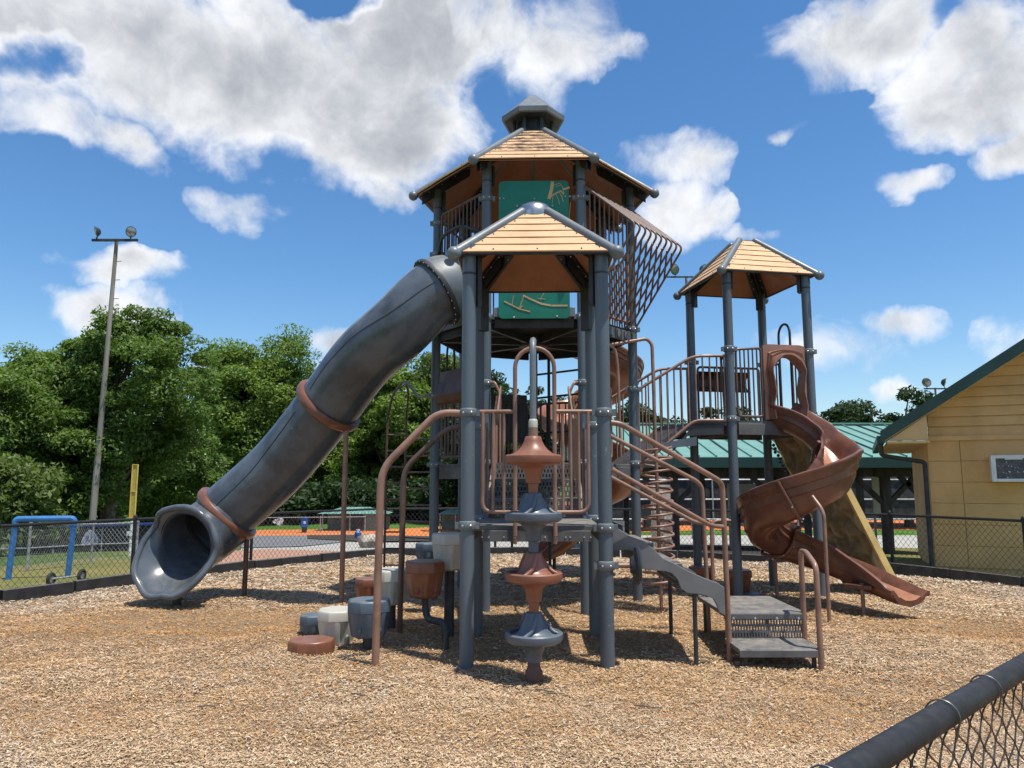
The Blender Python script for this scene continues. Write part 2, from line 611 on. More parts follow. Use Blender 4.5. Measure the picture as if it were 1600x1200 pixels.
# ------------------------------------------------------------------ ground and its surfaces
def ground_mat(name, c1, c2, c3, s1, s2, bump=0.4, bs=40):
    m = bpy.data.materials.new(name)
    m.use_nodes = True
    N = NT(m.node_tree)
    b = m.node_tree.nodes['Principled BSDF']
    v = N.n('ShaderNodeTexCoord').outputs['Object']
    a = N.noise(v, s1, 5.0, 0.6)
    c = N.mix(N.ramp(a, 0.36, 0.64), (*c1, 1), (*c2, 1))
    a2 = N.noise(v, s2, 5.0, 0.65)
    c = N.mix(N.ramp(a2, 0.5, 0.72), c, (*c3, 1))
    a3 = N.noise(v, bs, 3.0, 0.7)
    c = N.mix(N.m('MULTIPLY', N.ramp(a3, 0.3, 0.7), 0.35), c, (*tuple(0.45 * x for x in c1), 1))
    N.link(c, b.inputs['Base Color'])
    b.inputs['Roughness'].default_value = 0.95
    b.inputs['Specular IOR Level'].default_value = 0.15
    bp = N.n('ShaderNodeBump')
    bp.inputs['Strength'].default_value = bump
    bp.inputs['Distance'].default_value = 0.05
    N.link(a3, bp.inputs['Height'])
    N.link(bp.outputs[0], b.inputs['Normal'])
    return m


GRASS = ground_mat('grass_ground', (0.062, 0.115, 0.022), (0.10, 0.145, 0.032), (0.22, 0.19, 0.065), 0.22, 0.09, 0.5, 14)
FIELD = ground_mat('field_grass', (0.06, 0.15, 0.02), (0.085, 0.18, 0.03), (0.11, 0.18, 0.045), 0.1, 0.4, 0.2, 10)
CLAY = ground_mat('orange_clay', (0.62, 0.215, 0.072), (0.57, 0.19, 0.065), (0.55, 0.23, 0.10), 0.15, 0.5, 0.1, 6)
CONC = ground_mat('pale_concrete', (0.44, 0.42, 0.37), (0.38, 0.365, 0.33), (0.33, 0.31, 0.27), 0.4, 1.3, 0.1, 12)
ASPH = ground_mat('old_asphalt', (0.20, 0.205, 0.21), (0.165, 0.17, 0.18), (0.12, 0.125, 0.13), 0.3, 1.1, 0.15, 14)
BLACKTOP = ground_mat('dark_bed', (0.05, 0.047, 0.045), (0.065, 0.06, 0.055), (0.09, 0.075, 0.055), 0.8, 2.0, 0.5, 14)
REDDIRT = ground_mat('red_dirt', (0.42, 0.235, 0.165), (0.38, 0.225, 0.16), (0.34, 0.25, 0.18), 0.6, 1.5, 0.25, 14)
WHEAT = ground_mat('dry_grass', (0.20, 0.175, 0.06), (0.13, 0.15, 0.04), (0.27, 0.20, 0.09), 0.5, 1.2, 0.4, 16)

rad = np.concatenate([np.arange(0.5, 30, 0.75), np.arange(30, 72, 2.0), np.array([72, 80, 95, 120, 160, 220, 320, 480, 800.0, 1400.0])])
nA = 144
vs_, fs_ = [(0, 0, gz(0, 0))], []
for r in rad:
    for j in range(nA):
        a = 2 * math.pi * j / nA
        vs_.append((r * math.sin(a), r * math.cos(a), gz(r * math.sin(a), r * math.cos(a))))
mb = MB()
for j in range(nA):
    fs_.append((0, 1 + (j + 1) % nA, 1 + j))
for i in range(len(rad) - 1):
    for j in range(nA):
        j2 = (j + 1) % nA
        fs_.append((1 + i * nA + j, 1 + i * nA + j2, 1 + (i + 1) * nA + j2, 1 + (i + 1) * nA + j))
mb.add(vs_, fs_)
g = mb.build('ground', GRASS, smooth=60)
tag(g, None, None, kind='structure')


def zone(name, spec, m, dz):
    """a sheet lying on the terrain; spec: (photo column, near row or None/distance, far row)"""
    cols = []
    for (p0, n0, f0), (p1, n1, f1) in zip(spec[:-1], spec[1:]):
        k = max(1, int(abs(p1 - p0) / 12))
        for i in range(k + (1 if (p1, n1, f1) == spec[-1] else 0)):
            t = i / k
            cols.append((p0 + (p1 - p0) * t, n0 + (n1 - n0) * t, f0 + (f1 - f0) * t))
    vs, fs = [], []
    nr = 26
    for px, yn, yf in cols:
        A, B = on_ground(px, yn), on_ground(px, yf)
        dA, dB = math.hypot(A.x, A.y), math.hypot(B.x, B.y)
        a = math.atan2(A.x, A.y)
        for i in range(nr):
            d = dA + (dB - dA) * (i / (nr - 1))
            if FLAT - 1 < d < FLAT + 1:
                pass
            x, y = d * math.sin(a), d * math.cos(a)
            vs.append((x, y, gz(x, y) + dz))
    for i in range(len(cols) - 1):
        for j in range(nr - 1):
            fs.append((i * nr + j, (i + 1) * nr + j, (i + 1) * nr + j + 1, i * nr + j + 1))
    b = MB()
    b.add(vs, fs)
    o = b.build(name, m, smooth=60)
    tag(o, None, None, kind='structure')
    return o


zone('outfield_grass', [(-260, 862, 806), (250, 834, 805.6), (700, 833, 805), (1000, 834, 805), (1500, 838, 805)], FIELD, 0.02)
zone('infield_clay', [(380, 840, 829), (620, 840, 827), (720, 841, 822), (900, 836, 808), (1100, 829, 805.6), (1480, 829, 805.4)], CLAY, 0.045)
zone('concrete_path', [(376, 872, 846), (620, 878, 838), (800, 880, 842), (1000, 880, 837), (1500, 872, 837)], CONC, 0.03)
zone('asphalt_drive', [(376, 858, 838), (470, 856, 838), (560, 846, 836), (600, 842, 836)], ASPH, 0.06)
zone('dark_verge_shade', [(480, 843.5, 838), (575, 849, 838), (700, 848, 840)], BLACKTOP, 0.10)  # dark ground strip with a shadow band put into its colour
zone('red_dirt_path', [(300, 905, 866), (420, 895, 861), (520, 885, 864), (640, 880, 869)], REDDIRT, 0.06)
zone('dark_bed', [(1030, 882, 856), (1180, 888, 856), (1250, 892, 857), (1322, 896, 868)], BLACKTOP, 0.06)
zone('dry_grass_verge', [(1318, 898, 859), (1400, 902, 858), (1500, 912, 860)], WHEAT, 0.07)
zone('worn_grass', [(-200, 935, 893), (40, 932, 884), (140, 926, 872), (240, 915, 872)], WHEAT, 0.012)

# ------------------------------------------------------------------ mulch area
BORDER = [(-10.4, 6.2), (-8.35, 9.0), (-7.15, 10.65), (-6.15, 12.45), (-4.9, 14.37), (-3.0, 16.9), (0.0, 17.35), (3.6, 16.46), (5.5, 15.25), (7.0, 14.08), (8.07, 12.02), (8.9, 9.9), (9.9, 7.0)]
POLY = BORDER + [(10.5, 1.0), (5.0, -4.0), (-6.0, -4.0), (-11.5, 1.0)]
MC = (0.0, 7.5)


def edge_r(a):
    dx, dy = math.sin(a), math.cos(a)
    best = 1e9
    for i in range(len(POLY)):
        x0, y0 = POLY[i][0] - MC[0], POLY[i][1] - MC[1]
        x1, y1 = POLY[(i + 1) % len(POLY)][0] - MC[0], POLY[(i + 1) % len(POLY)][1] - MC[1]
        ex, ey = x1 - x0, y1 - y0
        den = dx * ey - dy * ex
        if abs(den) < 1e-9:
            continue
        t = (x0 * ey - y0 * ex) / den
        u = (x0 * dy - y0 * dx) / den
        if t > 0 and -1e-6 <= u <= 1 + 1e-6:
            best = min(best, t)
    return best


def mulch_z(x, y):
    return 0.0 + 0.07 * (vnoise(x, y, 0.75, 3) - 0.5) + 0.045 * (vnoise(x, y, 2.1, 5) - 0.5) + 0.02 * (vnoise(x, y, 6.0, 8) - 0.5)


def stain(x, y):
    """0 where the chips are sun-bleached, 1 where they are worn down to reddish fibre"""
    def bl(cx, cy, rx, ry):
        return np.exp(-((x - cx) / rx) ** 2 - ((y - cy) / ry) ** 2)
    s = 0.95 * bl(-4.4, 9.1, 2.0, 0.95) + 0.55 * bl(-5.4, 7.4, 1.9, 0.9) + 0.5 * bl(-2.6, 8.9, 1.6, 0.8) + 0.35 * bl(-1.6, 7.2, 1.6, 0.9) + 0.6 * bl(5.3, 8.6, 1.2, 0.9)
    s = s + 0.45 * bl(2.6, 6.2, 2.2, 0.8) + 0.5 * bl(0.2, 9.2, 2.5, 1.3) + 0.45 * bl(5.6, 6.6, 1.5, 1.0) + 0.4 * bl(-3.6, 5.6, 1.8, 0.5) + 0.3 * bl(0.6, 5.3, 2.6, 0.4) + 0.45 * bl(3.3, 9.4, 1.6, 1.2)
    n = vnoise(x, y, 0.8, 21) * 0.6 + vnoise(x, y, 2.3, 22) * 0.4
    return np.clip(s * (0.75 + 1.1 * n) + 0.30 * (n - 0.45), 0, 1)


MULCHB = ground_mat('mulch_bed', (0.40, 0.285, 0.18), (0.45, 0.33, 0.215), (0.31, 0.20, 0.115), 1.2, 3.0, 0.9, 70)
nS, nRg = 200, 90
mv, mf = [], []
for j in range(nS):
    a = 2 * math.pi * j / nS
    er = edge_r(a)
    for i in range(nRg):
        t = (i + 0.02) / (nRg - 1)
        mv.append((MC[0] + er * min(t, 1) * math.sin(a), MC[1] + er * min(t, 1) * math.cos(a)))
mv = np.array(mv)
mz = mulch_z(mv[:, 0], mv[:, 1])
mq = []
for j in range(nS):
    j2 = (j + 1) % nS
    for i in range(nRg - 1):
        mq.append((j * nRg + i, j2 * nRg + i, j2 * nRg + i + 1, j * nRg + i + 1))
mo = np_mesh('mulch_ground', np.column_stack([mv, mz]), mq, MULCHB, smooth=True)
tag(mo, None, None, kind='structure')


def scatter_chips():
    def region(n, y0, y1, L0, L1):
        y = rng.uniform(y0, y1, n * 2)
        x = rng.uniform(-1, 1, n * 2) * (0.735 * y1 + 1.0)
        ok = np.abs(x) < 0.735 * y + 1.0
        x, y = x[ok], y[ok]
        # keep those inside the border
        inside = np.zeros(len(x), bool)
        P = np.array(POLY)
        for i in range(len(P)):
            (xa, ya), (xb, yb) = P[i], P[(i + 1) % len(P)]
            c = ((ya > y) != (yb > y)) & (x < (xb - xa) * (y - ya) / (yb - ya + 1e-12) + xa)
            inside ^= c
        x, y = x[inside][:n], y[inside][:n]
        return x, y, rng.uniform(L0, L1, len(x)) * rng.choice([0.7, 1.0, 1.0, 1.5], len(x))
    parts = [region(250000, 3.9, 6.2, 0.011, 0.026), region(230000, 6.0, 8.6, 0.014, 0.032), region(170000, 8.4, 12.0, 0.019, 0.042), region(75000, 11.8, 17.6, 0.03, 0.066)]
    x = np.concatenate([p[0] for p in parts])
    y = np.concatenate([p[1] for p in parts])
    L = np.concatenate([p[2] for p in parts])
    n = len(x)
    L = L * (1 - 0.35 * stain(x, y))
    W = L * rng.uniform(0.16, 0.34, n)
    yaw = rng.uniform(0, 2 * math.pi, n)
    pit = rng.normal(0, 0.2, n)
    rol = rng.normal(0, 0.34, n)
    z = mulch_z(x, y) + rng.uniform(0.002, 0.020, n)
    dx = np.column_stack([np.cos(yaw) * np.cos(pit), np.sin(yaw) * np.cos(pit), np.sin(pit)])
    sx = np.column_stack([-np.sin(yaw) * np.cos(rol), np.cos(yaw) * np.cos(rol), np.sin(rol)])
    c = np.column_stack([x, y, z])
    k = rng.uniform(0.35, 1.0, n)[:, None]
    a, b = dx * (L / 2)[:, None], sx * (W / 2)[:, None]
    V = np.stack([c - a - b * k, c + a - b, c + a * 0.92 + b * k, c - a * 0.95 + b], axis=1).reshape(-1, 3)
    Q = np.arange(n * 4).reshape(-1, 4)
    st = stain(x, y)
    pal = np.array([(0.56, 0.425, 0.285), (0.63, 0.50, 0.36), (0.48, 0.345, 0.21), (0.38, 0.255, 0.145), (0.67, 0.57, 0.44), (0.27, 0.17, 0.095)])
    pal2 = np.array([(0.48, 0.27, 0.105), (0.42, 0.22, 0.085), (0.53, 0.34, 0.16), (0.34, 0.155, 0.06), (0.55, 0.39, 0.21), (0.20, 0.10, 0.05)])
    pal3 = np.array([(0.50, 0.45, 0.39), (0.56, 0.51, 0.45), (0.42, 0.37, 0.31), (0.35, 0.29, 0.23), (0.60, 0.56, 0.50), (0.28, 0.23, 0.18)])
    idx = rng.choice(6, n, p=[0.31, 0.23, 0.22, 0.12, 0.08, 0.04])
    edge = np.full(n, 9.0)
    for (xa, ya), (xb, yb) in zip(BORDER[:-1], BORDER[1:]):
        ex, ey = xb - xa, yb - ya
        t = np.clip(((x - xa) * ex + (y - ya) * ey) / (ex * ex + ey * ey), 0, 1)
        edge = np.minimum(edge, np.hypot(x - xa - t * ex, y - ya - t * ey))
    grey = np.clip(1.1 - edge / 1.5, 0, 1) * 0.8 + 0.30 * (vnoise(x, y, 0.9, 31) > 0.55)
    colr = pal[idx]
    u = rng.uniform(0, 1, n)
    m2 = u < st
    colr[m2] = pal2[idx[m2]]
    m3 = (rng.uniform(0, 1, n) < grey) & ~m2
    colr[m3] = pal3[idx[m3]]
    colr = colr * rng.uniform(0.92, 1.20, (n, 1)) * np.array([1.03, 0.985, 0.92])
    m = bpy.data.materials.new('wood_chips')
    m.use_nodes = True
    N = NT(m.node_tree)
    b = m.node_tree.nodes['Principled BSDF']
    at = N.n('ShaderNodeAttribute', attribute_name='Col')
    tcn = N.n('ShaderNodeTexCoord')
    gr = N.noise(tcn.outputs['Object'], 300.0, 2.0, 0.6)
    N.link(N.mix(N.m('MULTIPLY', N.ramp(gr, 0.3, 0.7), 0.3), at.outputs[0], (0.25, 0.16, 0.09, 1)), b.inputs['Base Color'])
    b.inputs['Roughness'].default_value = 0.85
    b.inputs['Specular IOR Level'].default_value = 0.2
    o = np_mesh('mulch_chips', V, Q, m, color=np.repeat(colr, 4, axis=0))
    tag(o, None, None, kind='stuff')
    o['label'] = 'loose tan and grey wood chips covering the play area'


scatter_chips()

# black plastic border timbers round the mulch, each a piece of its own
edging = thing('mulch_edging', (0, 17.2, -0.05), 'low black plastic edging timbers laid end to end round the wood chips', 'edging')
for (xa, ya), (xb, yb) in zip(BORDER[:-1], BORDER[1:]):
    L = math.hypot(xb - xa, yb - ya)
    k = max(1, round(L / 1.35))
    ux, uy = (xb - xa) / L, (yb - ya) / L
    for i in range(k):
        s0, s1 = L * i / k + 0.018, L * (i + 1) / k - 0.018
        a = Vector((xa + ux * s0, ya + uy * s0, 0.055 + random.uniform(-0.012, 0.012)))
        b = Vector((xa + ux * s1, ya + uy * s1, 0.055 + random.uniform(-0.012, 0.012)))
        q = MB().bar(a, b, 0.11, 0.22)
        e = (b - a).normalized()
        for t in (0.2, 0.8):
            p = a + (b - a) * t + Vector((0, 0, 0.11))
            q.lathe([(0.02, 0), (0.02, 0.012)], p, n=8)
        q.build('border_timber', KERBM, edging, bevel=0.012)


# ------------------------------------------------------------------ chain-link fences
def wires(b, p0, p1, z0, z1, pitch, r, slack=0.0):
    """straight chain-link diagonals between two points (p0,p1 on plan; heights z0,z1 are functions of t)"""
    p0, p1 = Vector(p0), Vector(p1)
    L = (p1 - p0).length
    H = z1(0) - z0(0)
    run = H * 0.85
    vs, fs = [], []
    nrm = Vector((-(p1 - p0).y, (p1 - p0).x, 0)).normalized()

    def seg(sa, ha, sb, hb):
        ta, tb = sa / L, sb / L
        A = p0.lerp(p1, ta)
        B = p0.lerp(p1, tb)
        A.z = z0(ta) + ha
        B.z = z0(tb) + hb
        t = (B - A).normalized()
        sd = t.cross(nrm).normalized()
        o = len(vs)
        for P in (A, B):
            for k in range(3):
                an = 2 * math.pi * k / 3
                vs.append(P + (sd * math.cos(an) + nrm * math.sin(an)) * r)
        fs.extend([(o, o + 1, o + 4, o + 3), (o + 1, o + 2, o + 5, o + 4), (o + 2, o, o + 3, o + 5)])
    s = -run
    while s < L:
        for up in (True, False):
            sa, sb = s, s + run
            ha, hb = (0, H) if up else (H, 0)
            if sa < 0:
                ha = ha + (hb - ha) * (-sa) / run
                sa = 0
            if sb > L:
                hb = ha + (hb - ha) * (L - sa) / (sb - sa)
                sb = L
            if sb - sa > 0.01:
                seg(sa, ha, sb, hb)
        s += pitch
    b.add(vs, fs)


def chain_fence(root, pts, h, spacing, pm, wm, post_r=0.03, rail_r=0.022, pitch=0.1, wr=0.0028, mid=False, bottom=False, skirt=0.05):
    pts = [Vector(p) for p in pts]
    mesh = MB()
    done = False
    for a, b in zip(pts[:-1], pts[1:]):
        L = (Vector((b.x, b.y)) - Vector((a.x, a.y))).length
        k = max(1, round(L / spacing))
        for i in range(k + 1):
            if i == 0 and done:
                continue
            p = a.lerp(b, i / k)
            q = MB().tube([p - Vector((0, 0, 0.1)), p + Vector((0, 0, h + 0.02))], post_r, 8)
            q.lathe([(post_r * 1.15, 0), (post_r * 1.2, 0.03), (post_r * 0.8, 0.06), (post_r * 0.3, 0.07)], p + Vector((0, 0, h + 0.01)), n=8)
            q.build('fence_post', pm, root)
        done = True
        MB().tube([a + Vector((0, 0, h)), b + Vector((0, 0, h))], rail_r, 8).build('top_rail', pm, root)
        if mid:
            MB().tube([a + Vector((0, 0, h * 0.5)), b + Vector((0, 0, h * 0.5))], rail_r * 0.8, 6).build('middle_rail', pm, root)
        if bottom:
            MB().tube([a + Vector((0, 0, 0.08)), b + Vector((0, 0, 0.08))], rail_r * 0.8, 6).build('bottom_rail', pm, root)
        wires(mesh, (a.x, a.y, 0), (b.x, b.y, 0), lambda t, a=a, b=b: a.z + (b.z - a.z) * t + skirt, lambda t, a=a, b=b: a.z + (b.z - a.z) * t + h, pitch, wr)
    mesh.build('chain_link', wm, root, smooth=0, kind='stuff')


def outset(p, k):
    d = Vector((p[0] - 0, p[1] - 7.5, 0))
    d.normalize()
    return Vector((p[0] + d.x * k, p[1] + d.y * k, gz(p[0], p[1])))


fb = thing('chain_link_fence', (0, 17.6, -0.03), 'low black chain-link fence curving round the back of the wood chip play area', 'fence')
chain_fence(fb, [outset(p, 0.16) for p in BORDER], 1.13, 2.3, FENCEM, WIREM, 0.030, 0.024, 0.10, 0.0032)

# the fence the photographer leans over: thick top rail and woven wire
ff = thing('chain_link_fence', (1.19, 1.89, 0.0), 'black chain-link fence seen close up, with thick top rail and wire ties', 'fence')
fa, fbp = Vector((-0.30, 0.482, 1.22)), Vector((2.86, 3.378, 1.22))
MB().tube([fa, fbp], 0.0255, 20).build('top_rail', FENCEM, ff)
fdir = (fbp - fa).normalized()
fn = Vector((-fdir.y, fdir.x, 0)).normalized()
LW = (fbp - fa).length
weave = MB()
P_ = 0.040
nW = int(LW / P_)
for i in range(nW):
    base = fa + fdir * (i + 0.5) * P_ - fn * 0.012
    pts = []
    top = base.z - 0.006 - (0.0 if i % 2 else 0.0)
    for k in range(40):
        zz = top - k * 0.033
        if zz < 0.02:
            break
        sgn = (1 if k % 2 else -1) * (1 if i % 2 else -1)
        pts.append(Vector((base.x, base.y, zz)) + fdir * (sgn * P_ * 0.56) + fn * (0.003 * (1 if (k % 2) else -1)))
    # twisted knuckle over the top selvage
    s0_ = 1 if i % 2 else -1
    hook = [pts[0] + fdir * 0.016 * s0_ + Vector((0, 0, -0.004)), pts[0] + fdir * 0.014 * s0_ + Vector((0, 0, 0.012)), pts[0] + fdir * 0.003 * s0_ + Vector((0, 0, 0.016))]
    sm = []
    for k in range(len(pts)):
        if k == 0 or k == len(pts) - 1:
            sm.append(pts[k])
        else:
            for t in (-0.13, 0.13):
                nb = pts[k - 1] if t < 0 else pts[k + 1]
                sm.append(pts[k].lerp(nb, abs(t)))
    weave.tube(hook + sm, 0.0020, 5, caps=False)
weave.build('chain_link', mat('brown_grey_wire', (0.085, 0.072, 0.064), 0.4, 0.25, 30, metal=0.2), ff, smooth=60, kind='stuff')
for s in (0.35, 1.05, 1.555, 1.83, 2.5, 3.3):
    c = fa + fdir * s
    pts = []
    for k in range(15):
        a = math.pi * 1.15 * k / 14 - 0.35
        pts.append(c + fn * (0.030 * math.cos(a)) + Vector((0, 0, 0.030 * math.sin(a))) + fdir * (0.012 * (k / 14 - 0.5)))
    pts += [c - fn * 0.02 + fdir * 0.012 + Vector((0, 0, -0.04)), c - fn * 0.012 + fdir * 0.02 + Vector((0, 0, -0.055))]
    MB().tube(pts, 0.0017, 6).build('wire_tie', mat('tie_wire', (0.16, 0.165, 0.17), 0.4, 0.2, 40, metal=0.5), ff)
for s in (0.0, 2.9):
    c = fa + fdir * s
    MB().tube([Vector((c.x, c.y, -0.1)), Vector((c.x, c.y, 1.2))], 0.03, 12).build('fence_post', FENCEM, ff)


# ------------------------------------------------------------------ ball field things in the distance
def flat_fence(name, label, pts, h, m, group=None, screen=SCREEN, pm=GALV, cap=None, spacing=2.6, wire=True, cat='fence'):
    base = Vector(pts[0])
    r = thing(name, base, label, cat, group)
    for a, b in zip(pts[:-1], pts[1:]):
        a, b = Vector(a), Vector(b)
        L = (b - a).length
        k = max(1, round(L / spacing))
        for i in range(k + 1):
            p = a.lerp(b, i / k)
            MB().tube([p - Vector((0, 0, 0.1)), p + Vector((0, 0, h))], 0.03, 6).build('fence_post', pm, r)
        MB().tube([a + Vector((0, 0, h)), b + Vector((0, 0, h))], 0.03 if cap is None else 0.07, 8).build('top_rail' if cap is None else 'rail_pad', cap or pm, r)
        if screen:
            n = Vector((-(b - a).y, (b - a).x, 0)).normalized() * 0.04
            MB().prism([a + n + Vector((0, 0, 0.03)), b + n + Vector((0, 0, 0.03)), b + n + Vector((0, 0, h - 0.03)), a + n + Vector((0, 0, h - 0.03))], n * 0.2).build('windscreen', screen, r, smooth=0)
    return r


w0 = on_ground(-180, 872)
w1 = on_ground(238, 861)
flat_fence('field_fence', 'field fence with dark windscreen and blue padded top behind the blue goal', [w0, w1], 1.06, None, screen=SCREEN, pm=GALV, cap=NAVYP)
w2, w3, w4 = on_ground(420, 831), on_ground(640, 829), on_ground(760, 824)
flat_fence('field_fence', 'far outfield fence with grey windscreen below the dense trees', [on_ground(240, 822), on_ground(520, 815), on_ground(800, 812)], 1.9, None)
f4 = thing('field_fence', on_ground(400, 832), 'silver chain-link fence at the rim of the orange clay field', 'fence')
chain_fence(f4, [on_ground(392, 834), on_ground(500, 833), on_ground(570, 832)], 1.5, 5.5, GALV, WIREM, 0.05, 0.04, 0.4, 0.008)
# near silver gate fence behind the blue frame
g0, g1, g2 = on_ground(-60, 893), on_ground(42, 894), on_ground(212, 880)
f5 = thing('gate_fence', g1, 'silver pipe gate fence standing in worn grass before the dark windscreen', 'fence')
chain_fence(f5, [g0, g1, on_ground(142, 882), g2], 0.92, 4.0, GALV, GALV, 0.026, 0.022, 0.10, 0.003, mid=True)

# blue padded frame in the grass
q0, q1 = on_ground(12, 907), on_ground(105, 904)
fr = thing('pipe_goal', (q0 + q1) / 2, 'blue pipe goal standing in the grass outside the fence', 'goal')
h_ = 1.08
for p, t in ((q0, 0.05), (q1, 0.05)):
    MB().tube([p - Vector((0, 0, 0.1)), p + Vector((0.05, 0, h_ - 0.05))], 0.05, 10).build('leg', BLUEP, fr)
MB().tube(fillet([q0 + Vector((0.05, 0, h_ - 0.13)), q0 + Vector((0.05, 0, h_)), q1 + Vector((0.05, 0, h_)), q1 + Vector((0.05, 0, h_ - 0.13))], 0.08), 0.056, 10).build('crossbar', BLUEP, fr)
# wheeled drag bar lying in the grass
b0, b1 = on_ground(79, 915) + Vector((0, 0, 0.11)), on_ground(127, 909) + Vector((0, 0, 0.11))
br = thing('drag_bar', (b0 + b1) / 2 - Vector((0, 0, 0.11)), 'small axle with two black wheels lying in the grass by the blue goal', 'drag bar')
MB().tube([b0, b1], 0.018, 8).build('axle', GALV, br)
for p in (b0, b1):
    w = MB()
    ring = []
    ax = (b1 - b0).normalized()
    ax = (ax + Vector((0.2, -0.9, 0))).normalized()
    sd = ax.cross(Vector((0, 0, 1))).normalized()
    for k in range(20):
        a = 2 * math.pi * k / 20
        ring.append(p + sd * 0.085 * math.cos(a) + Vector((0, 0, 0.085 * math.sin(a))))
    w.tube(ring, 0.03, 8, closed=True)
    wo = w.build('wheel', RUBBER, br)
    MB().lathe([(0.06, -0.015), (0.06, 0.015)], p, n=12, axis=ax).build('hub', GALV, wo)

# foul pole
p = on_ground(203, 868)
fp = thing('foul_pole', p, 'yellow mesh foul pole on a white post before the trees', 'foul pole')
MB().tube([p - Vector((0, 0, 0.1)), p + Vector((0.0, 0, 1.15))], 0.05, 8).build('post', WHITEP, fp)
pn = MB()
for sx in (-0.095, 0.075):
    pn.box(p + Vector((sx, 0, 2.05)), (0.03, 0.04, 1.75))
pn.build('panel_frame', YELLOWP, fp)
MB().box(p + Vector((-0.01, 0.01, 2.05)), (0.16, 0.012, 1.72)).build('mesh_panel', mat('yellow_mesh', (0.46, 0.34, 0.07), 0.7, 0.2, 30), fp)
for zz in (1.18, 2.05, 2.92):
    MB().box(p + Vector((-0.01, 0, zz)), (0.192, 0.045, 0.025)).build('cross_bar', YELLOWP, fp)
MB().box(p + Vector((-0.02, -0.055, 0.70)), (0.20, 0.02, 0.14)).build('notice', WHITEP, fp)


def logo_sign(c, w, h, label, seed, tone):
    """blurred field banner: no legible writing at this distance, only a pale cut-out shape with darker marks"""
    r = random.Random(seed)
    poly = []
    for k in range(26):
        a = 2 * math.pi * k / 26
        rr = 0.86 + 0.14 * math.sin(3 * a + seed) + r.uniform(-0.05, 0.05)
        poly.append(c + Vector((w / 2 * rr * math.cos(a), 0, h / 2 * rr * math.sin(a))))
    t = thing('banner', c, label, 'banner')
    MB().prism(poly, (0, 0.03, 0)).build('board', tone, t)
    mk = MB()
    for k in range(16):
        x, z = r.uniform(-0.32, 0.32) * w, r.uniform(-0.3, 0.3) * h
        mk.bar(c + Vector((x, -0.012, z)), c + Vector((x + r.uniform(-.18, .18) * w, -0.012, z + r.uniform(-.14, .14) * h)), 0.018, 0.05 * h * r.uniform(0.5, 1.6))
    mk.build('print', mat('banner_blue_print', (0.05, 0.10, 0.30), 0.6), t, kind='stuff')
    return t


pq = on_ground(137, 866)
dpt = math.hypot(pq.x, pq.y)
logo_sign(pq + Vector((0.1, -0.12, 0.56)), 0.68, 0.66, 'round pale banner with blue and purple print on the windscreen fence', 3, mat('banner_lilac', (0.42, 0.40, 0.50), 0.6, 0.2, 8))
ps = on_ground(436, 834)
logo_sign(ps + Vector((0, -0.3, 1.15)), 1.15, 0.75, 'small white cut-out banner hanging on the silver field fence', 5, WHITEP)
# blue bin
pb = on_ground(475, 833)
bn = thing('blue_bin', pb + Vector((0, -0.2, 0.0)), 'bright blue recycling bin beside the far field fence', 'bin')
pb = pb + Vector((0, -0.2, 0))
MB().prism([pb + Vector((-0.27, 0, 0.55)), pb + Vector((0.27, 0, 0.55)), pb + Vector((0.31, 0, 1.38)), pb + Vector((-0.31, 0, 1.38))], (0, 0.5, 0)).build('body', mat('bin_blue', (0.01, 0.14, 0.55), 0.45), bn, bevel=0.03)
MB().box(pb + Vector((0, 0.24, 1.43)), (0.68, 0.58, 0.08)).build('lid', mat('bin_blue', (0, 0, 0)), bn, bevel=0.02)
MB().box(pb + Vector((0.08, -0.008, 1.02)), (0.22, 0.012, 0.24)).build('sticker', WHITEP, bn)
MB().box(pb + Vector((0, 0.25, 0.27)), (0.4, 0.4, 0.56)).build('stand', DARKW, bn)

# boulder beside the path
pr_ = on_ground(578, 857)
bo = MB()
bo.sphere((0, 0, 0), 1.0, 20)
vv = []
for x, y, z in bo.v:
    n = Vector((x, y, z)).normalized()
    k = 1 + 0.22 * math.sin(3.1 * n.x + 1.7 * n.y + 2.0) * math.cos(2.3 * n.z - n.x) + 0.12 * math.sin(7 * n.y + 5 * n.z) + 0.06 * math.sin(13 * n.x + 9 * n.z)
    vv.append((pr_.x + n.x * k * 0.44, pr_.y + n.y * k * 0.4, pr_.z + 0.14 + n.z * k * 0.38))
bo.v = vv
tag(bo.build('boulder', STONE, smooth=50, at=pr_), 'tan boulder sitting at the edge of the pale path', 'boulder')
pc = on_ground(559, 843)
cn = thing('water_jug', pc, 'small blue jug standing beside the tan boulder', 'jug')
MB().lathe([(0.2, 0.0), (0.23, 0.08), (0.23, 0.5), (0.12, 0.62)], pc, n=12).build('body', BLUEP, cn)
MB().lathe([(0.13, 0.62), (0.13, 0.72)], pc, n=12).build('lid', WHITEP, cn)


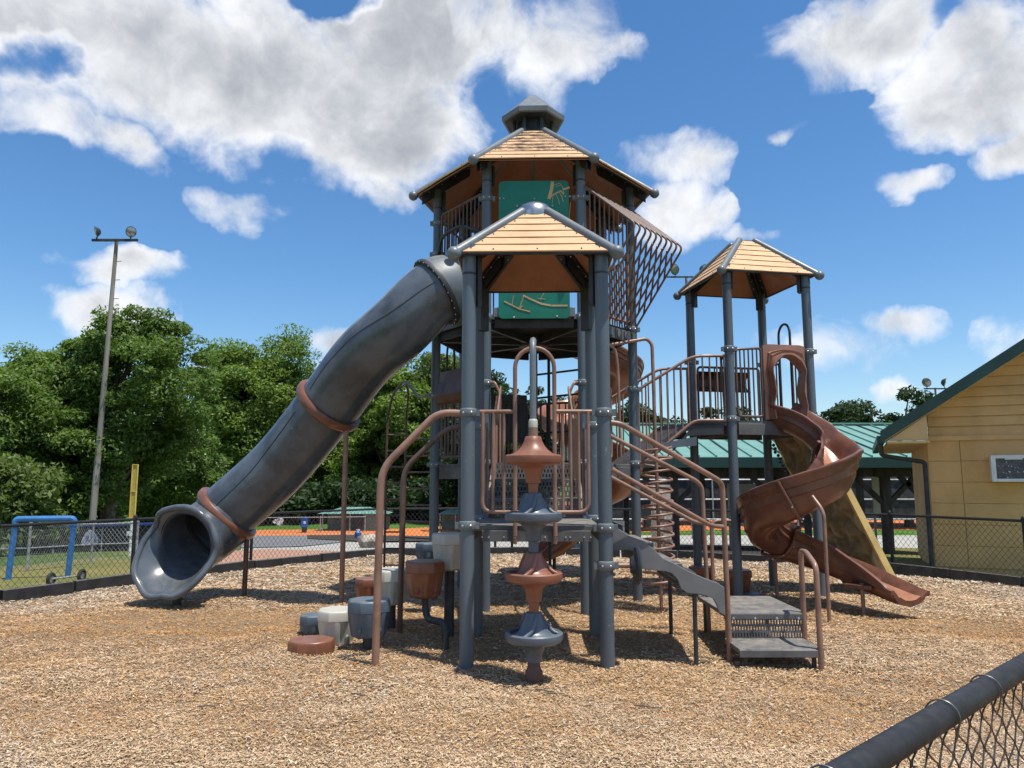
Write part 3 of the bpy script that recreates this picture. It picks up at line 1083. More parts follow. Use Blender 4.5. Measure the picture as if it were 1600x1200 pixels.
# dugouts: pale green metal roofs on block walls
def dugout(px, py, w, d, h, label, hip=True):
    p = on_ground(px, py)
    t = thing('dugout', p, label, 'dugout')
    a, b = Vector((w / 2, 0, 0)), Vector((0, d / 2, 0))
    z1, z2 = h, h + 0.34 * h
    ov = 1.10
    rf = MB()
    e = [p - a * ov - b * ov + Vector((0, 0, z1)), p + a * ov - b * ov + Vector((0, 0, z1)), p + a * ov + b * ov + Vector((0, 0, z1)), p - a * ov + b * ov + Vector((0, 0, z1))]
    r0, r1 = p - a * 0.42 + Vector((0, 0, z2)), p + a * 0.42 + Vector((0, 0, z2))
    rf.add(e + [r0, r1], [(0, 1, 5, 4), (1, 2, 5), (2, 3, 4, 5), (3, 0, 4), (3, 2, 1, 0)])
    ro = rf.build('roof', TEAL, t, smooth=0)
    for k in range(1, 9):
        s = k / 9
        lo = e[0].lerp(e[1], s)
        hi = r0.lerp(r1, s)
        MB().bar(lo + Vector((0, 0, 0.02)), hi + Vector((0, 0, 0.02)), 0.05, 0.04).build('seam', TEAL, ro)
    MB().box(p + Vector((0, d * 0.42, h / 2)), (w, 0.2, h)).build('back_wall', mat('dugout_block', (0.15, 0.22, 0.20), 0.8), t)
    MB().box(p + Vector((w * 0.28, -d * 0.4, h * 0.5)), (w * 0.26, 0.2, h * 0.98)).build('front_wall', mat('dugout_block', (0, 0, 0)), t)
    for s in (-0.95, -0.1, 0.95):
        MB().tube([p + a * s - b * 0.9, p + a * s - b * 0.9 + Vector((0, 0, h))], 0.07, 8).build('post', GALV, t)
    MB().box(p + Vector((w * 0.1, -d * 0.42, h * 0.4)), (w * 0.12, 0.24, h * 0.75)).build('doorway', GREYD, t)
    return t


dugout(556, 829, 6.4, 3.2, 1.75, 'far dugout with pale green hipped roof at the clay edge behind the tube slide')
dugout(716, 829, 3.6, 3.0, 1.7, 'second far dugout with pale green roof glimpsed beside the ladder')
dugout(972, 826, 4.2, 3.0, 2.6, 'small pale green roofed shelter glimpsed under the stair handrails')


# ------------------------------------------------------------------ light poles
def light_pole(px, d, top_py, label, arms, lean=0.0, r0=0.17, wood=WOODGREY, head=0.28):
    p = on_ground(px, d=d)
    u = (px - 800) / 1160.0
    v = (600 - top_py) / 1160.0
    ztop = CAM_H + (_s + v * _c) / (_c - v * _s) * p.y
    t = thing('light_pole', p, label, 'light pole')
    top = Vector((p.x + lean, p.y, ztop))
    k = 8
    MB().tube([p.lerp(top, i / k) - Vector((0, 0, 0.3 if i == 0 else 0)) for i in range(k + 1)], r0, 10, rs=[r0 * (1 - 0.45 * i / k) for i in range(k + 1)]).build('pole', wood, t)
    hw = max(abs(a) for a in arms) + 0.25
    MB().box(top + Vector((0, -r0, -0.1)), (2 * hw, 0.1, 0.12)).build('crossarm', DARKW, t)
    for a in arms:
        c = top + Vector((a, -r0 - 0.1, head * 1.15))
        ax = Vector((0.75 * (1 if a > 0 else -1), -0.5, -0.28)).normalized()
        lm = MB()
        lm.lathe([(head * 0.25, -head * 0.75), (head * 0.55, -head * 0.62), (head * 0.98, 0.0), (head * 1.04, 0.03)], c, n=16, axis=ax)
        lo = lm.build('floodlight', GREYD, t)
        MB().lathe([(head * 0.94, 0.035), (head * 0.6, 0.075), (head * 0.02, 0.09)], c, n=16, axis=ax, cap=False).build('lens', GLASS_LAMP, lo)
        MB().tube([top + Vector((a, -r0 - 0.05, -0.05)), c - ax * head * 0.5], 0.035, 6).build('bracket', GREYD, lo)
    for i in range(6):
        zz = ztop - 1.2 - 1.0 * i
        MB().tube([Vector((top.x, top.y, zz)), Vector((top.x + r0 * 2.0, top.y - 0.05, zz))], 0.018, 5).build('step_peg', GREYD, t)
    return t


light_pole(146, 43.2, 374, 'tall wooden light pole with two floodlights before the biggest tree', (-0.95, 0.85), lean=0.25)
light_pole(1083, 62, 432, 'distant light pole with floodlights rising behind the square tan roof', (-1.0, 1.4), r0=0.2, head=0.45)
light_pole(1474, 80, 606, 'far light pole with two lamps just above the beige roof edge', (-0.9, 0.8), r0=0.16, head=0.42)


# ------------------------------------------------------------------ trees
def tree(name, px, d, top_py, half_w, label, cat, leaf, seed, n_clump=190, per=105, size=0.20, bottom=0.03, shape='round', clump_r=0.85, group='trees along the far side of the field'):
    r = np.random.default_rng(seed)
    p = on_ground(px, d=d)
    v = (600 - top_py) / 1160.0
    ztop = CAM_H + (_s + v * _c) / (_c - v * _s) * p.y
    H = ztop - p.z
    t = thing(name, p, label, cat, group)
    z0 = H * bottom
    hh = (H - z0) / 2
    zc = z0 + hh
    # clump centres: shell of a lumpy ellipsoid, plus some inside
    dirs = r.normal(size=(n_clump, 3))
    dirs /= np.linalg.norm(dirs, axis=1)[:, None]
    lump = 0.80 + 0.30 * np.sin(dirs[:, 0] * 3.3 + seed) * np.cos(dirs[:, 2] * 2.7 + seed * 0.7) + 0.16 * np.sin(dirs[:, 1] * 6.0 + dirs[:, 2] * 5.0 + seed)
    rad_ = lump * r.uniform(0.45, 1.0, n_clump) ** 0.45
    cz = dirs[:, 2]
    if shape == 'cone':
        wz = np.clip(0.95 - 0.62 * (cz * 0.5 + 0.5), 0.1, 1)
    else:
        wz = 1.0 + 0.10 * (-cz)
    cen = np.column_stack([dirs[:, 0] * rad_ * half_w * wz, dirs[:, 1] * rad_ * half_w * 0.85 * wz, zc + dirs[:, 2] * np.clip(rad_, 0, 1.05) * hh * 0.93])
    cr = clump_r * r.uniform(0.6, 1.35, n_clump)
    # leaves
    n = n_clump * per
    ci = np.repeat(np.arange(n_clump), per)
    q = r.normal(size=(n, 3))
    q /= np.linalg.norm(q, axis=1)[:, None]
    q *= (r.uniform(0.1, 1, n) ** 0.4)[:, None]
    q[:, 2] *= 0.62
    c = cen[ci] + q * cr[ci][:, None] * np.array([1.15, 1.15, 1.0])
    nrm = q * 0.7 + r.normal(size=(n, 3)) * 0.55 + np.array([0, 0, 0.55])
    nrm /= np.linalg.norm(nrm, axis=1)[:, None]
    aux = r.normal(size=(n, 3))
    tx = np.cross(nrm, aux)
    tx /= np.linalg.norm(tx, axis=1)[:, None]
    ty = np.cross(nrm, tx)
    s = size * r.uniform(0.6, 1.25, n)[:, None]
    c = c + np.array([p.x, p.y, p.z])
    V = np.stack([c - tx * s * 0.9, c - ty * s * 0.42 - nrm * s * 0.1, c + tx * s, c + ty * s * 0.42 - nrm * s * 0.1], axis=1).reshape(-1, 3)
    np_mesh('crown', V, np.arange(n * 4).reshape(-1, 4), leaf, parent=t)
    tr = MB()
    r0 = 0.028 * H
    tr.tube([p + Vector((0, 0, -0.3)), p + Vector((0.05, 0, H * 0.25)), p + Vector((-0.1, 0.1, H * 0.48)), p + Vector((0, 0, H * 0.68))], r0, 9, rs=[r0 * 1.25, r0, r0 * 0.6, r0 * 0.15])
    for k in range(min(22, n_clump // 5)):
        e = cen[r.integers(n_clump)]
        b = p + Vector((0, 0, max(z0 * 0.8, e[2] * r.uniform(0.35, 0.7))))
        e = Vector(e) + p
        mid = b.lerp(e, 0.5) + Vector((0, 0, 0.06 * H))
        tr.tube([b, mid, e], 0.05, 5, rs=[r0 * 0.4, r0 * 0.22, r0 * 0.08])
    tr.build('trunk', BARK, t)
    return t


BT = 'broadleaf_tree'
tree(BT, -70, 46, 505, 5.2, 'broad green tree cut off by the edge of the view beyond the blue goal', 'tree', LEAF_B, 1, 230, 280, size=0.135)
tree(BT, 60, 50, 482, 4.6, 'tall green tree with ragged top just behind the wooden light pole', 'tree', LEAF_A, 2, 230, 300, size=0.135)
tree(BT, 168, 47, 462, 5.3, 'tallest green tree, its crown level with the middle of the light pole', 'tree', LEAF_B, 3, 320, 340, size=0.135)
tree(BT, 262, 60, 640, 4.6, 'lower dark green tree filling the dip between two big crowns', 'tree', LEAF_B, 4, 150, 200, size=0.18)
tree(BT, 392, 98, 486, 9.2, 'rounded bright green tree above the lower end of the tube slide', 'tree', LEAF_A, 5, 430, 260, size=0.26, clump_r=1.75)
tree(BT, 500, 112, 655, 8.0, 'dark green tree seen under the curve of the tube slide', 'tree', LEAF_B, 6, 200, 150, size=0.38, clump_r=1.6)
tree(BT, 612, 100, 540, 7.8, 'green tree behind the slide support pole and curved ladder', 'tree', LEAF_A, 7, 230, 190, size=0.32, clump_r=1.5)
tree(BT, 690, 104, 525, 7.0, 'pale green tree behind the post of the tall tower', 'tree', LEAF_C, 8, 190, 180, size=0.32, clump_r=1.5)
tree(BT, 655, 112, 600, 8.0, 'dark green tree filling the gap beside the curved ladder', 'tree', LEAF_B, 12, 170, 150, size=0.36, clump_r=1.6)
tree('bush', 2, 36, 690, 2.3, 'yellowish green bush at the foot of the biggest trees', 'bush', LEAF_C, 9, 80, 130, size=0.16, bottom=0.0, group='shrubs under the trees')
for i, (px, d, py, hw, lb) in enumerate([(330, 90, 735, 6.8, 'shade-painted dark shrub under the rounded bright tree'), (455, 94, 745, 7.4, 'shade-painted dark shrub beyond the lower slide collar'), (580, 93, 750, 7.0, 'shade-painted dark shrub behind the far dugout roof'), (690, 94, 745, 6.4, 'shade-painted dark shrub behind the ladder rungs'), (572, 110, 680, 7.5, 'shade-painted dark thicket filling the low gap behind the slide support pole'), (790, 96, 730, 6.4, 'shade-painted dark shrub under the pines behind the front deck')]):
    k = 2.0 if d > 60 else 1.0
    tree('bush', px, d, py, hw, lb, 'bush', LEAF_P, 20 + i, 110, 110, size=0.2 * k * 0.95, clump_r=0.85 * k, bottom=0.0, group='shrubs under the trees')  # dark pine colour puts the shade of the trees into the shrub leaves
pines = [(768, 74, 588, 3.2), (722, 86, 615, 3.4), (812, 80, 570, 3.6), (850, 78, 600, 3.0), (960, 82, 628, 3.0), (1012, 78, 608, 3.3), (1046, 88, 640, 3.4), (1100, 92, 632, 3.2), (1150, 88, 622, 3.6), (1205, 96, 640, 3.6), (1250, 92, 636, 3.6),
         (1310, 90, 622, 3.6), (1345, 96, 618, 3.8), (1385, 90, 630, 3.6), (1418, 92, 608, 4.0), (1460, 96, 622, 4.0), (1500, 92, 612, 4.0)]
plab = ['left of the disc pole under the hoop', 'just beside the grey tower post', 'directly behind the brown hoop, tallest there', 'behind the dark rear tower post', 'behind the short brown rails by the tower', 'at the lower end of the ramp bridge', 'behind the ramp bridge bars',
        'under the ramp bridge handrail bend', 'behind the rails of the small square tower', 'behind the spiral slide entrance', 'seen through the brown slide arch', 'above the upper spiral slide wall', 'over the green pavilion roof',
        'low one over the pavilion ridge', 'tallest of the clump beside the beige roof edge', 'half hidden by the beige gable roof', 'mostly hidden behind the beige roof slope']
for i, ((px, d, py, hw), lb) in enumerate(zip(pines, plab)):
    tree('pine_tree', px, d, py, hw * (1.35 if px > 1290 else 1.1), 'distant dark pine ' + lb, 'tree', LEAF_P, 40 + i, 130, 95, size=0.32, bottom=0.02, clump_r=1.15, group='dark pines on the skyline')

# ------------------------------------------------------------------ pavilion behind the playground
PY0, PY1, PZ = 23.2, 33.0, -0.45
PX0, PX1 = 2.6, 15.5
pav = thing('pavilion', ((PX0 + PX1) / 2, (PY0 + PY1) / 2, PZ), 'open picnic pavilion with teal metal roof on dark timber posts', 'pavilion')
eave, ridge = 2.32, 3.70
rm = MB()
e0, e1 = Vector((PX0 - 0.6, PY0 - 0.7, eave)), Vector((PX1 + 0.6, PY0 - 0.7, eave))
k0, k1 = Vector((PX0 - 0.6, (PY0 + PY1) / 2, ridge)), Vector((PX1 + 0.6, (PY0 + PY1) / 2, ridge))
b0_, b1_ = Vector((PX0 - 0.6, PY1 + 0.7, eave)), Vector((PX1 + 0.6, PY1 + 0.7, eave))
rm.prism([e0, e1, k1, k0], (0, 0, 0.05))
rm.prism([k0, k1, b1_, b0_], (0, 0, 0.05))
proof = rm.build('roof', TEAL, pav, smooth=0)
nse = 27
for i in range(nse + 1):
    s = i / nse
    MB().bar(e0.lerp(e1, s) + Vector((0, 0, 0.075)), k0.lerp(k1, s) + Vector((0, 0, 0.075)), 0.035, 0.05).build('seam', TEALD if i % 3 == 0 else TEAL, proof)
MB().box((e0 + e1) / 2 + Vector((0, -0.03, -0.12)), ((e1 - e0).x, 0.06, 0.30)).build('fascia', TEALD, proof)
MB().box((k0 + k1) / 2 + Vector((0, 0, 0.09)), ((k1 - k0).x, 0.4, 0.06)).build('ridge_cap', TEAL, proof)
MB().box(((PX0 + PX1) / 2, PY0, 1.95), (PX1 - PX0, 0.2, 0.34)).build('beam', DARKW, pav)
MB().box(((PX0 + PX1) / 2, PY1, 1.95), (PX1 - PX0, 0.2, 0.34)).build('beam', DARKW, pav)
MB().box(((PX0 + PX1) / 2, (PY0 + PY1) / 2, 2.22), (PX1 - PX0, PY1 - PY0 - 0.3, 0.06)).build('ceiling', DARKW, pav)
xs = [PX0 + 0.2, 5.0, 8.35, 11.55, 12.95, PX1 - 0.2]
for x in xs:
    for y in (PY0, PY1):
        MB().box((x, y, (1.78 + gz(x, y) - 0.2) / 2), (0.24, 0.24, 1.78 - gz(x, y) + 0.2)).build('post', DARKW, pav)
        if y == PY0:
            for sg in (-1, 1):
                MB().bar((x + sg * 0.12, y, 1.0), (x + sg * 0.95, y, 1.8), 0.12, 0.14).build('brace', DARKW, pav)
for px, lb in ((1374, 'white notice board fixed to a pavilion post'), (1168, 'pale notice panel under the pavilion beside the spiral slide')):
    c = on_ground(px, 845)
    y = PY0 + 2.0
    x = (px - 800) / 1160 * y * 0.985
    n = thing('notice_board', (x, y, gz(x, y)), lb, 'notice board')
    w, z0_, z1_ = (0.32, 0.55, 1.75) if px > 1300 else (1.25, 0.15, 1.55)
    MB().box((x, y, (z0_ + z1_) / 2), (w, 0.05, z1_ - z0_)).build('board', WHITEP if px > 1300 else SLATE_SIGN, n)
    for sx in (-1, 1):
        MB().box((x + sx * (w / 2 - 0.04), y + 0.05, (z1_ + gz(x, y)) / 2), (0.06, 0.05, z1_ - gz(x, y))).build('post', GALV, n)
# backstop of galvanised pipe beyond the pavilion
bs0 = Vector((3.6, 36.5, gz(3.6, 36.5)))
bs = thing('backstop', bs0, 'tall silver pipe backstop of the clay field seen through the pavilion', 'backstop')
for x in np.arange(3.6, 20.1, 2.05):
    MB().tube([(x, 36.5, gz(x, 36.5) - 0.1), (x, 36.5, 3.0)], 0.04, 6).build('pipe', GALV, bs)
for z in (-0.2, 0.75, 1.7, 2.95):
    MB().tube([(3.6, 36.5, z), (20.0, 36.5, z)], 0.035, 6).build('pipe', GALV, bs)
MB().prism([(3.6, 36.55, -0.25), (20.0, 36.55, -0.25), (20.0, 36.55, 2.95), (3.6, 36.55, 2.95)], (0, 0.03, 0)).build('windscreen', SCREEN, bs, smooth=0)
# brick pier of the concession stand
bp = Vector((4.35, 22.0, gz(4.35, 22.0)))
pier = thing('brick_pier', bp, 'pink and cream block pier standing behind the coil climber', 'pier')
MB().box(bp + Vector((0, 0, 0.95)), (0.50, 0.40, 2.0)).build('core', mat('cream_block', (0.5, 0.44, 0.36), 0.8), pier)
for k in range(10):
    for j in range(2):
        sh = 0.12 if k % 2 else 0.0
        MB().box(bp + Vector((-0.13 + j * 0.26 + sh * 0.3, -0.205, 0.1 + k * 0.19)), (0.235, 0.03, 0.165)).build('brick', BRICK if (k + j) % 3 else mat('cream_block', (0, 0, 0)), pier)


# ------------------------------------------------------------------ beige block building
BY = 14.75
BX = 8.22
bd = thing('block_building', (BX, BY, -0.05), 'beige painted block building with dark green gable roof edge', 'building')
BROT = R_(-25)
bd.rotation_euler = (0, 0, BROT)
zt = 2.46
wallm = MB().box(((BX + 18.2) / 2, BY + 2.5, zt / 2 - 0.1), (18.2 - BX, 5.0, zt + 0.2)).build('wall', BEIGE, bd, smooth=0)
# courses of painted block on the face toward the playground
ch, cw = 0.405, 3.4
row = 0
z = 0.02
while z < zt - 0.02:
    h = min(ch, zt - z)
    x = BX
    first = True
    while x < 18.2:
        w = 0.56 if first else cw
        x2 = min(x + w, 18.2)
        MB().box(((x + x2) / 2, BY - 0.012, z + h / 2), (x2 - x - 0.012, 0.028, h - 0.010)).build('block', BEIGE, wallm, smooth=0)
        x = x2
        first = False
    z += ch
    row += 1
MB().box(((BX + 18.2) / 2, BY - 0.03, zt + 0.03), (18.2 - BX + 0.04, 0.07, 0.09)).build('trim_board', BEIGES, bd)
# gable siding boards
slope = 0.665
gx0 = BX + 0.05
nb = 12
ex = BX - 0.80
ez = 2.53
rz_ = lambda x: ez + (x - ex) * slope - 0.06
gable = MB().prism([(gx0, BY + 0.05, zt + 0.07), (18.2, BY + 0.05, zt + 0.07), (18.2, BY + 0.05, rz_(18.2)), (gx0, BY + 0.05, rz_(gx0))], (0, 0.1, 0)).build('gable_wall', BEIGES, bd, smooth=0)
for k in range(24):
    z0_ = zt + 0.08 + k * 0.19
    z1_ = z0_ + 0.186
    xa, xb = max(gx0, ex + (z0_ + 0.06 - ez) / slope), max(gx0, ex + (z1_ + 0.06 - ez) / slope)
    if xb > 17.8:
        break
    MB().prism([(xb, BY + 0.045, z1_), (xa, BY + 0.01, z0_), (18.2, BY + 0.01, z0_), (18.2, BY + 0.045, z1_)], (0, 0.012, 0)).build('siding_board', BEIGES, gable, smooth=0)
# roof: slab, rake fascia, soffit
ov = 0.75
rx1 = 17.5
rz1 = ez + (rx1 - ex) * slope
MB().prism([(ex, BY - ov, ez), (rx1, BY - ov, rz1), (rx1, BY - ov, rz1 + 0.06), (ex, BY - ov, ez + 0.06)], (0, 6.4, 0)).build('roof', TEALD, bd, smooth=0)
MB().prism([(ex - 0.03, BY - ov - 0.05, ez - 0.14), (rx1, BY - ov - 0.05, rz1 - 0.14), (rx1, BY - ov - 0.05, rz1 + 0.09), (ex - 0.03, BY - ov - 0.05, ez + 0.09)], (0, 0.048, 0)).build('rake_fascia', TEALD, bd, smooth=0)
MB().prism([(ex + 0.04, BY - ov + 0.01, ez - 0.11), (rx1, BY - ov + 0.01, rz1 - 0.11), (rx1, BY - ov + 0.01, rz1 - 0.05), (ex + 0.04, BY - ov + 0.01, ez - 0.05)], (0, ov + 0.1, 0)).build('soffit', SOFFIT, bd, smooth=0)
MB().prism([(ex + 0.10, BY - ov + 0.03, ez - 0.10), (BX - 0.02, BY - ov + 0.03, ez - 0.10), (BX - 0.02, BY - ov + 0.03, ez + 0.37)], (0, 0.05, 0)).build('eave_return', SOFFIT, bd, smooth=0)
MB().box((BX - 0.36, BY + 2.4, ez - 0.13), (0.72, 6.3, 0.04)).build('eave_soffit', SOFFIT, bd, smooth=0)
MB().box((ex - 0.03, BY + 2.4, ez - 0.07), (0.13, 6.35, 0.14)).build('gutter', TEALD, bd)
MB().tube(fillet([(ex - 0.02, BY - 0.3, ez - 0.12), (ex - 0.02, BY - 0.2, ez - 0.36), (BX - 0.06, BY - 0.06, ez - 0.50), (BX - 0.06, BY - 0.06, -0.05)], 0.06), 0.045, 8).build('downspout', GREYD, bd)
# window air conditioner set in the wall
ax0, ax1, az0, az1 = BX + 1.01, BX + 1.74, 1.645, 2.14
ac = thing('air_conditioner', (BX, BY, 1.62), 'white window air conditioner with pitted grey grille in the beige wall', 'air conditioner')
yf = BY - 0.32
MB().box(((ax0 + ax1) / 2, BY - 0.14, (az0 + az1) / 2), (ax1 - ax0 - 0.03, 0.30, az1 - az0 - 0.03)).build('casing', WHITEP, ac)
for x in (ax0 + 0.04, ax1 - 0.04):
    MB().box((x, yf, (az0 + az1) / 2), (0.08, 0.05, az1 - az0)).build('frame_side', WHITEP, ac, bevel=0.01)
for z in (az0 + 0.03, az1 - 0.03):
    MB().box(((ax0 + ax1) / 2, yf, z), (ax1 - ax0 - 0.16, 0.05, 0.06)).build('frame_rail', WHITEP, ac, bevel=0.01)
MB().box(((ax0 + ax1) / 2, yf - 0.02, az1 - 0.06), (0.28, 0.04, 0.05)).build('handle', WHITEP, ac, bevel=0.008)
MB().box(((ax0 + ax1) / 2, yf + 0.02, (az0 + az1) / 2), (ax1 - ax0 - 0.16, 0.02, az1 - az0 - 0.12)).build('grille_back', GREYD, ac)
nsl = 15
for k in range(nsl):
    z = az0 + 0.075 + (az1 - az0 - 0.15) * k / (nsl - 1)
    MB().box(((ax0 + ax1) / 2, yf + 0.002, z), (ax1 - ax0 - 0.16, 0.016, 0.017)).build('slat', GRILLE, ac)
pit = MB()
rr = random.Random(4)
for k in range(20):
    x, z = rr.gauss((ax0 + ax1) / 2 + 0.0, 0.17), rr.gauss((az0 + az1) / 2 - 0.07, 0.09)
    x = min(max(x, ax0 + 0.12), ax1 - 0.12)
    z = min(max(z, az0 + 0.08), az1 - 0.1)
    pit.box((x, yf - 0.009, z), (rr.uniform(0.010, 0.028), 0.005, rr.uniform(0.008, 0.014)), M=Matrix.Rotation(rr.uniform(0, 3), 3, 'Y'))
pit.build('dents', BOLT, ac, kind='stuff')
ac.rotation_euler = (0, 0, BROT)


# ------------------------------------------------------------------ benches seen beneath the deck
def bench(c, w, label, rz=0.0, table=False):
    t = thing('bench', c, label, 'bench')
    M = Matrix.Rotation(rz, 3, 'Z')
    P = lambda x, y, z: c + M @ Vector((x, y, z))
    for k in range(2):
        MB().bar(P(-w / 2, 0.0 + k * 0.16, 0.43), P(w / 2, 0.0 + k * 0.16, 0.43), 0.14, 0.05).build('seat_plank', BENCHG, t)
        MB().bar(P(-w / 2, 0.34 + 0.03 * k, 0.62 + k * 0.17), P(w / 2, 0.34 + 0.03 * k, 0.62 + k * 0.17), 0.05, 0.15).build('back_plank', BENCHG, t)
    for x in (-w / 2 + 0.25, w / 2 - 0.25):
        MB().bar(P(x, 0.05, -0.15), P(x, 0.05, 0.41), 0.06, 0.06, up=(0, 1, 0)).build('leg', GREYD, t)
        MB().bar(P(x, 0.28, -0.15), P(x, 0.40, 0.86), 0.05, 0.06, up=(0, 1, 0)).build('back_leg', GREYD, t)
    return t


c = on_ground(820, 872)
bench(Vector((c.x, c.y + 0.9, gz(c.x, c.y + 0.9))), 1.9, 'grey plank bench with backrest behind the fence, seen under the front deck', 0.05)
c = on_ground(930, 868)
bench(Vector((c.x + 0.2, c.y + 2.2, gz(c.x, c.y + 2.2))), 1.7, 'grey plank bench farther back behind the black slide exit', -0.2)


# =================================================================== the play structure
SA = R_(1.5)
SO = Vector((0.225, 7.0, 0))
SRX, SFW = Vector((math.cos(SA), -math.sin(SA), 0)), Vector((math.sin(SA), math.cos(SA), 0))


def S(lx, ly, z=0.0):
    """structure plan coordinates (across, deep, up) to the world"""
    return SO + SRX * lx + SFW * ly + Vector((0, 0, z))


def Yd(px, py, Y):
    """world point in the plane at depth Y that the photo shows at px, py (siting only)"""
    u, v = (px - 800) / 1160.0, (600 - py) / 1160.0
    t = Y / (_c - v * _s)
    return Vector((u * t, Y, CAM_H + (_s + v * _c) * t))


play = thing('play_structure', S(0, 2.0, 0), 'large grey and brown playground climber with three roofed towers, tube slide and spiral slides', 'playground climber')
A = 1.28
HA = A / 2
PR = 0.066
HEPT_C = S(0, 2.72 + A * 1.0383)
HR_ = A / (2 * math.sin(math.pi / 7))


def hv(k, R=HR_, z=0.0, c=HEPT_C):
    ph = math.pi / 7 * (2 * k + 1)
    return c + SRX * (R * math.sin(ph)) - SFW * (R * math.cos(ph)) + Vector((0, 0, z))


# indices: 0 front right, 1 right, 2 rear right, 3 rear, 4 rear left, 5 left, 6 front left
TR_A = R_(11)
TRC = Vector((3.665, 11.40, 0))


def T(lx, ly, z=0.0):
    return TRC + Vector((math.cos(TR_A), math.sin(TR_A), 0)) * lx + Vector((-math.sin(TR_A), math.cos(TR_A), 0)) * ly + Vector((0, 0, z))


FT = {'FL': S(-HA, 0), 'FR': S(HA, 0), 'RL': S(-HA, A), 'RR': S(HA, A)}
TT = {'FL': T(-HA, -HA), 'FR': T(HA, -HA), 'RL': T(-HA, HA), 'RR': T(HA, HA)}
Z1, Z2, Z3, Z4 = 1.26, 1.90, 2.53, 3.86


def up(p, z):
    return Vector((p.x, p.y, z))


def collar(post, p, z, face=None, small=False):
    h = 0.085
    r = PR
    q = MB()
    q.lathe([(r + 0.001, 0), (r + 0.011, 0.004), (r + 0.016, 0.012), (r + 0.016, h - 0.012), (r + 0.011, h - 0.004), (r + 0.001, h)], up(p, z), n=22, cap=False)
    f = face or (-SFW)
    sd = Vector((f.y, -f.x, 0))
    for s in (-1, 1):
        c = up(p, z + h / 2) + sd * s * (r + 0.024)
        q.bar(c - sd * 0.022, c + sd * 0.022, 0.05, 0.062)
    o = q.build('clamp_ring', GREYL, post)
    b = MB()
    for s in (-0.5, 0.55):
        d = (f + sd * s).normalized()
        b.lathe([(0.012, 0), (0.012, 0.004), (0.006, 0.009)], up(p, z + h / 2) + d * (r + 0.015), n=8, axis=d)
    b.build('bolt', BOLT, post)
    return o


def post(p, h, rings=(), z0=-0.25):
    q = MB()
    q.tube([up(p, z0), up(p, h)], PR, 24)
    o = q.build('post', GREY, play, smooth=40)
    for z in rings:
        collar(o, p, z - 0.042)
    # thin joint band where the upper sleeve meets
    MB().lathe([(PR + 0.001, 0), (PR + 0.0035, 0.004), (PR + 0.0035, 0.018), (PR + 0.001, 0.022)], up(p, h - 0.30), n=22, cap=False).build('sleeve_joint', GREYD, o)
    return o


E_FRONT, E_HEPT, E_RIGHT = 3.85, 5.90, 4.73
post(FT['FL'], E_FRONT + 0.1, (2.31, 1.26))
post(FT['FR'], E_FRONT + 0.1, (2.31, 1.24, 0.90))
post(FT['RL'], E_FRONT + 0.1, (2.28, 1.26))
post(FT['RR'], E_FRONT + 0.1, (2.28, 1.26))
for k in range(7):
    rings = {0: (5.49, 3.84, 2.95, 1.90), 6: (5.49, 3.84, 2.95, 1.90), 1: (5.50, 3.86, 2.98, 1.91), 5: (5.50, 5.02, 3.86, 2.90, 1.90)}.get(k, (5.5, 3.86, 2.95, 1.9))
    post(hv(k), E_HEPT + 0.12, rings)
post(TT['FL'], E_RIGHT + 0.1, (3.57, 2.55))
post(TT['FR'], E_RIGHT + 0.1, (3.57, 2.55))
post(TT['RL'], E_RIGHT + 0.1, (3.57, 2.55))
post(TT['RR'], E_RIGHT + 0.1, (3.57, 2.55))


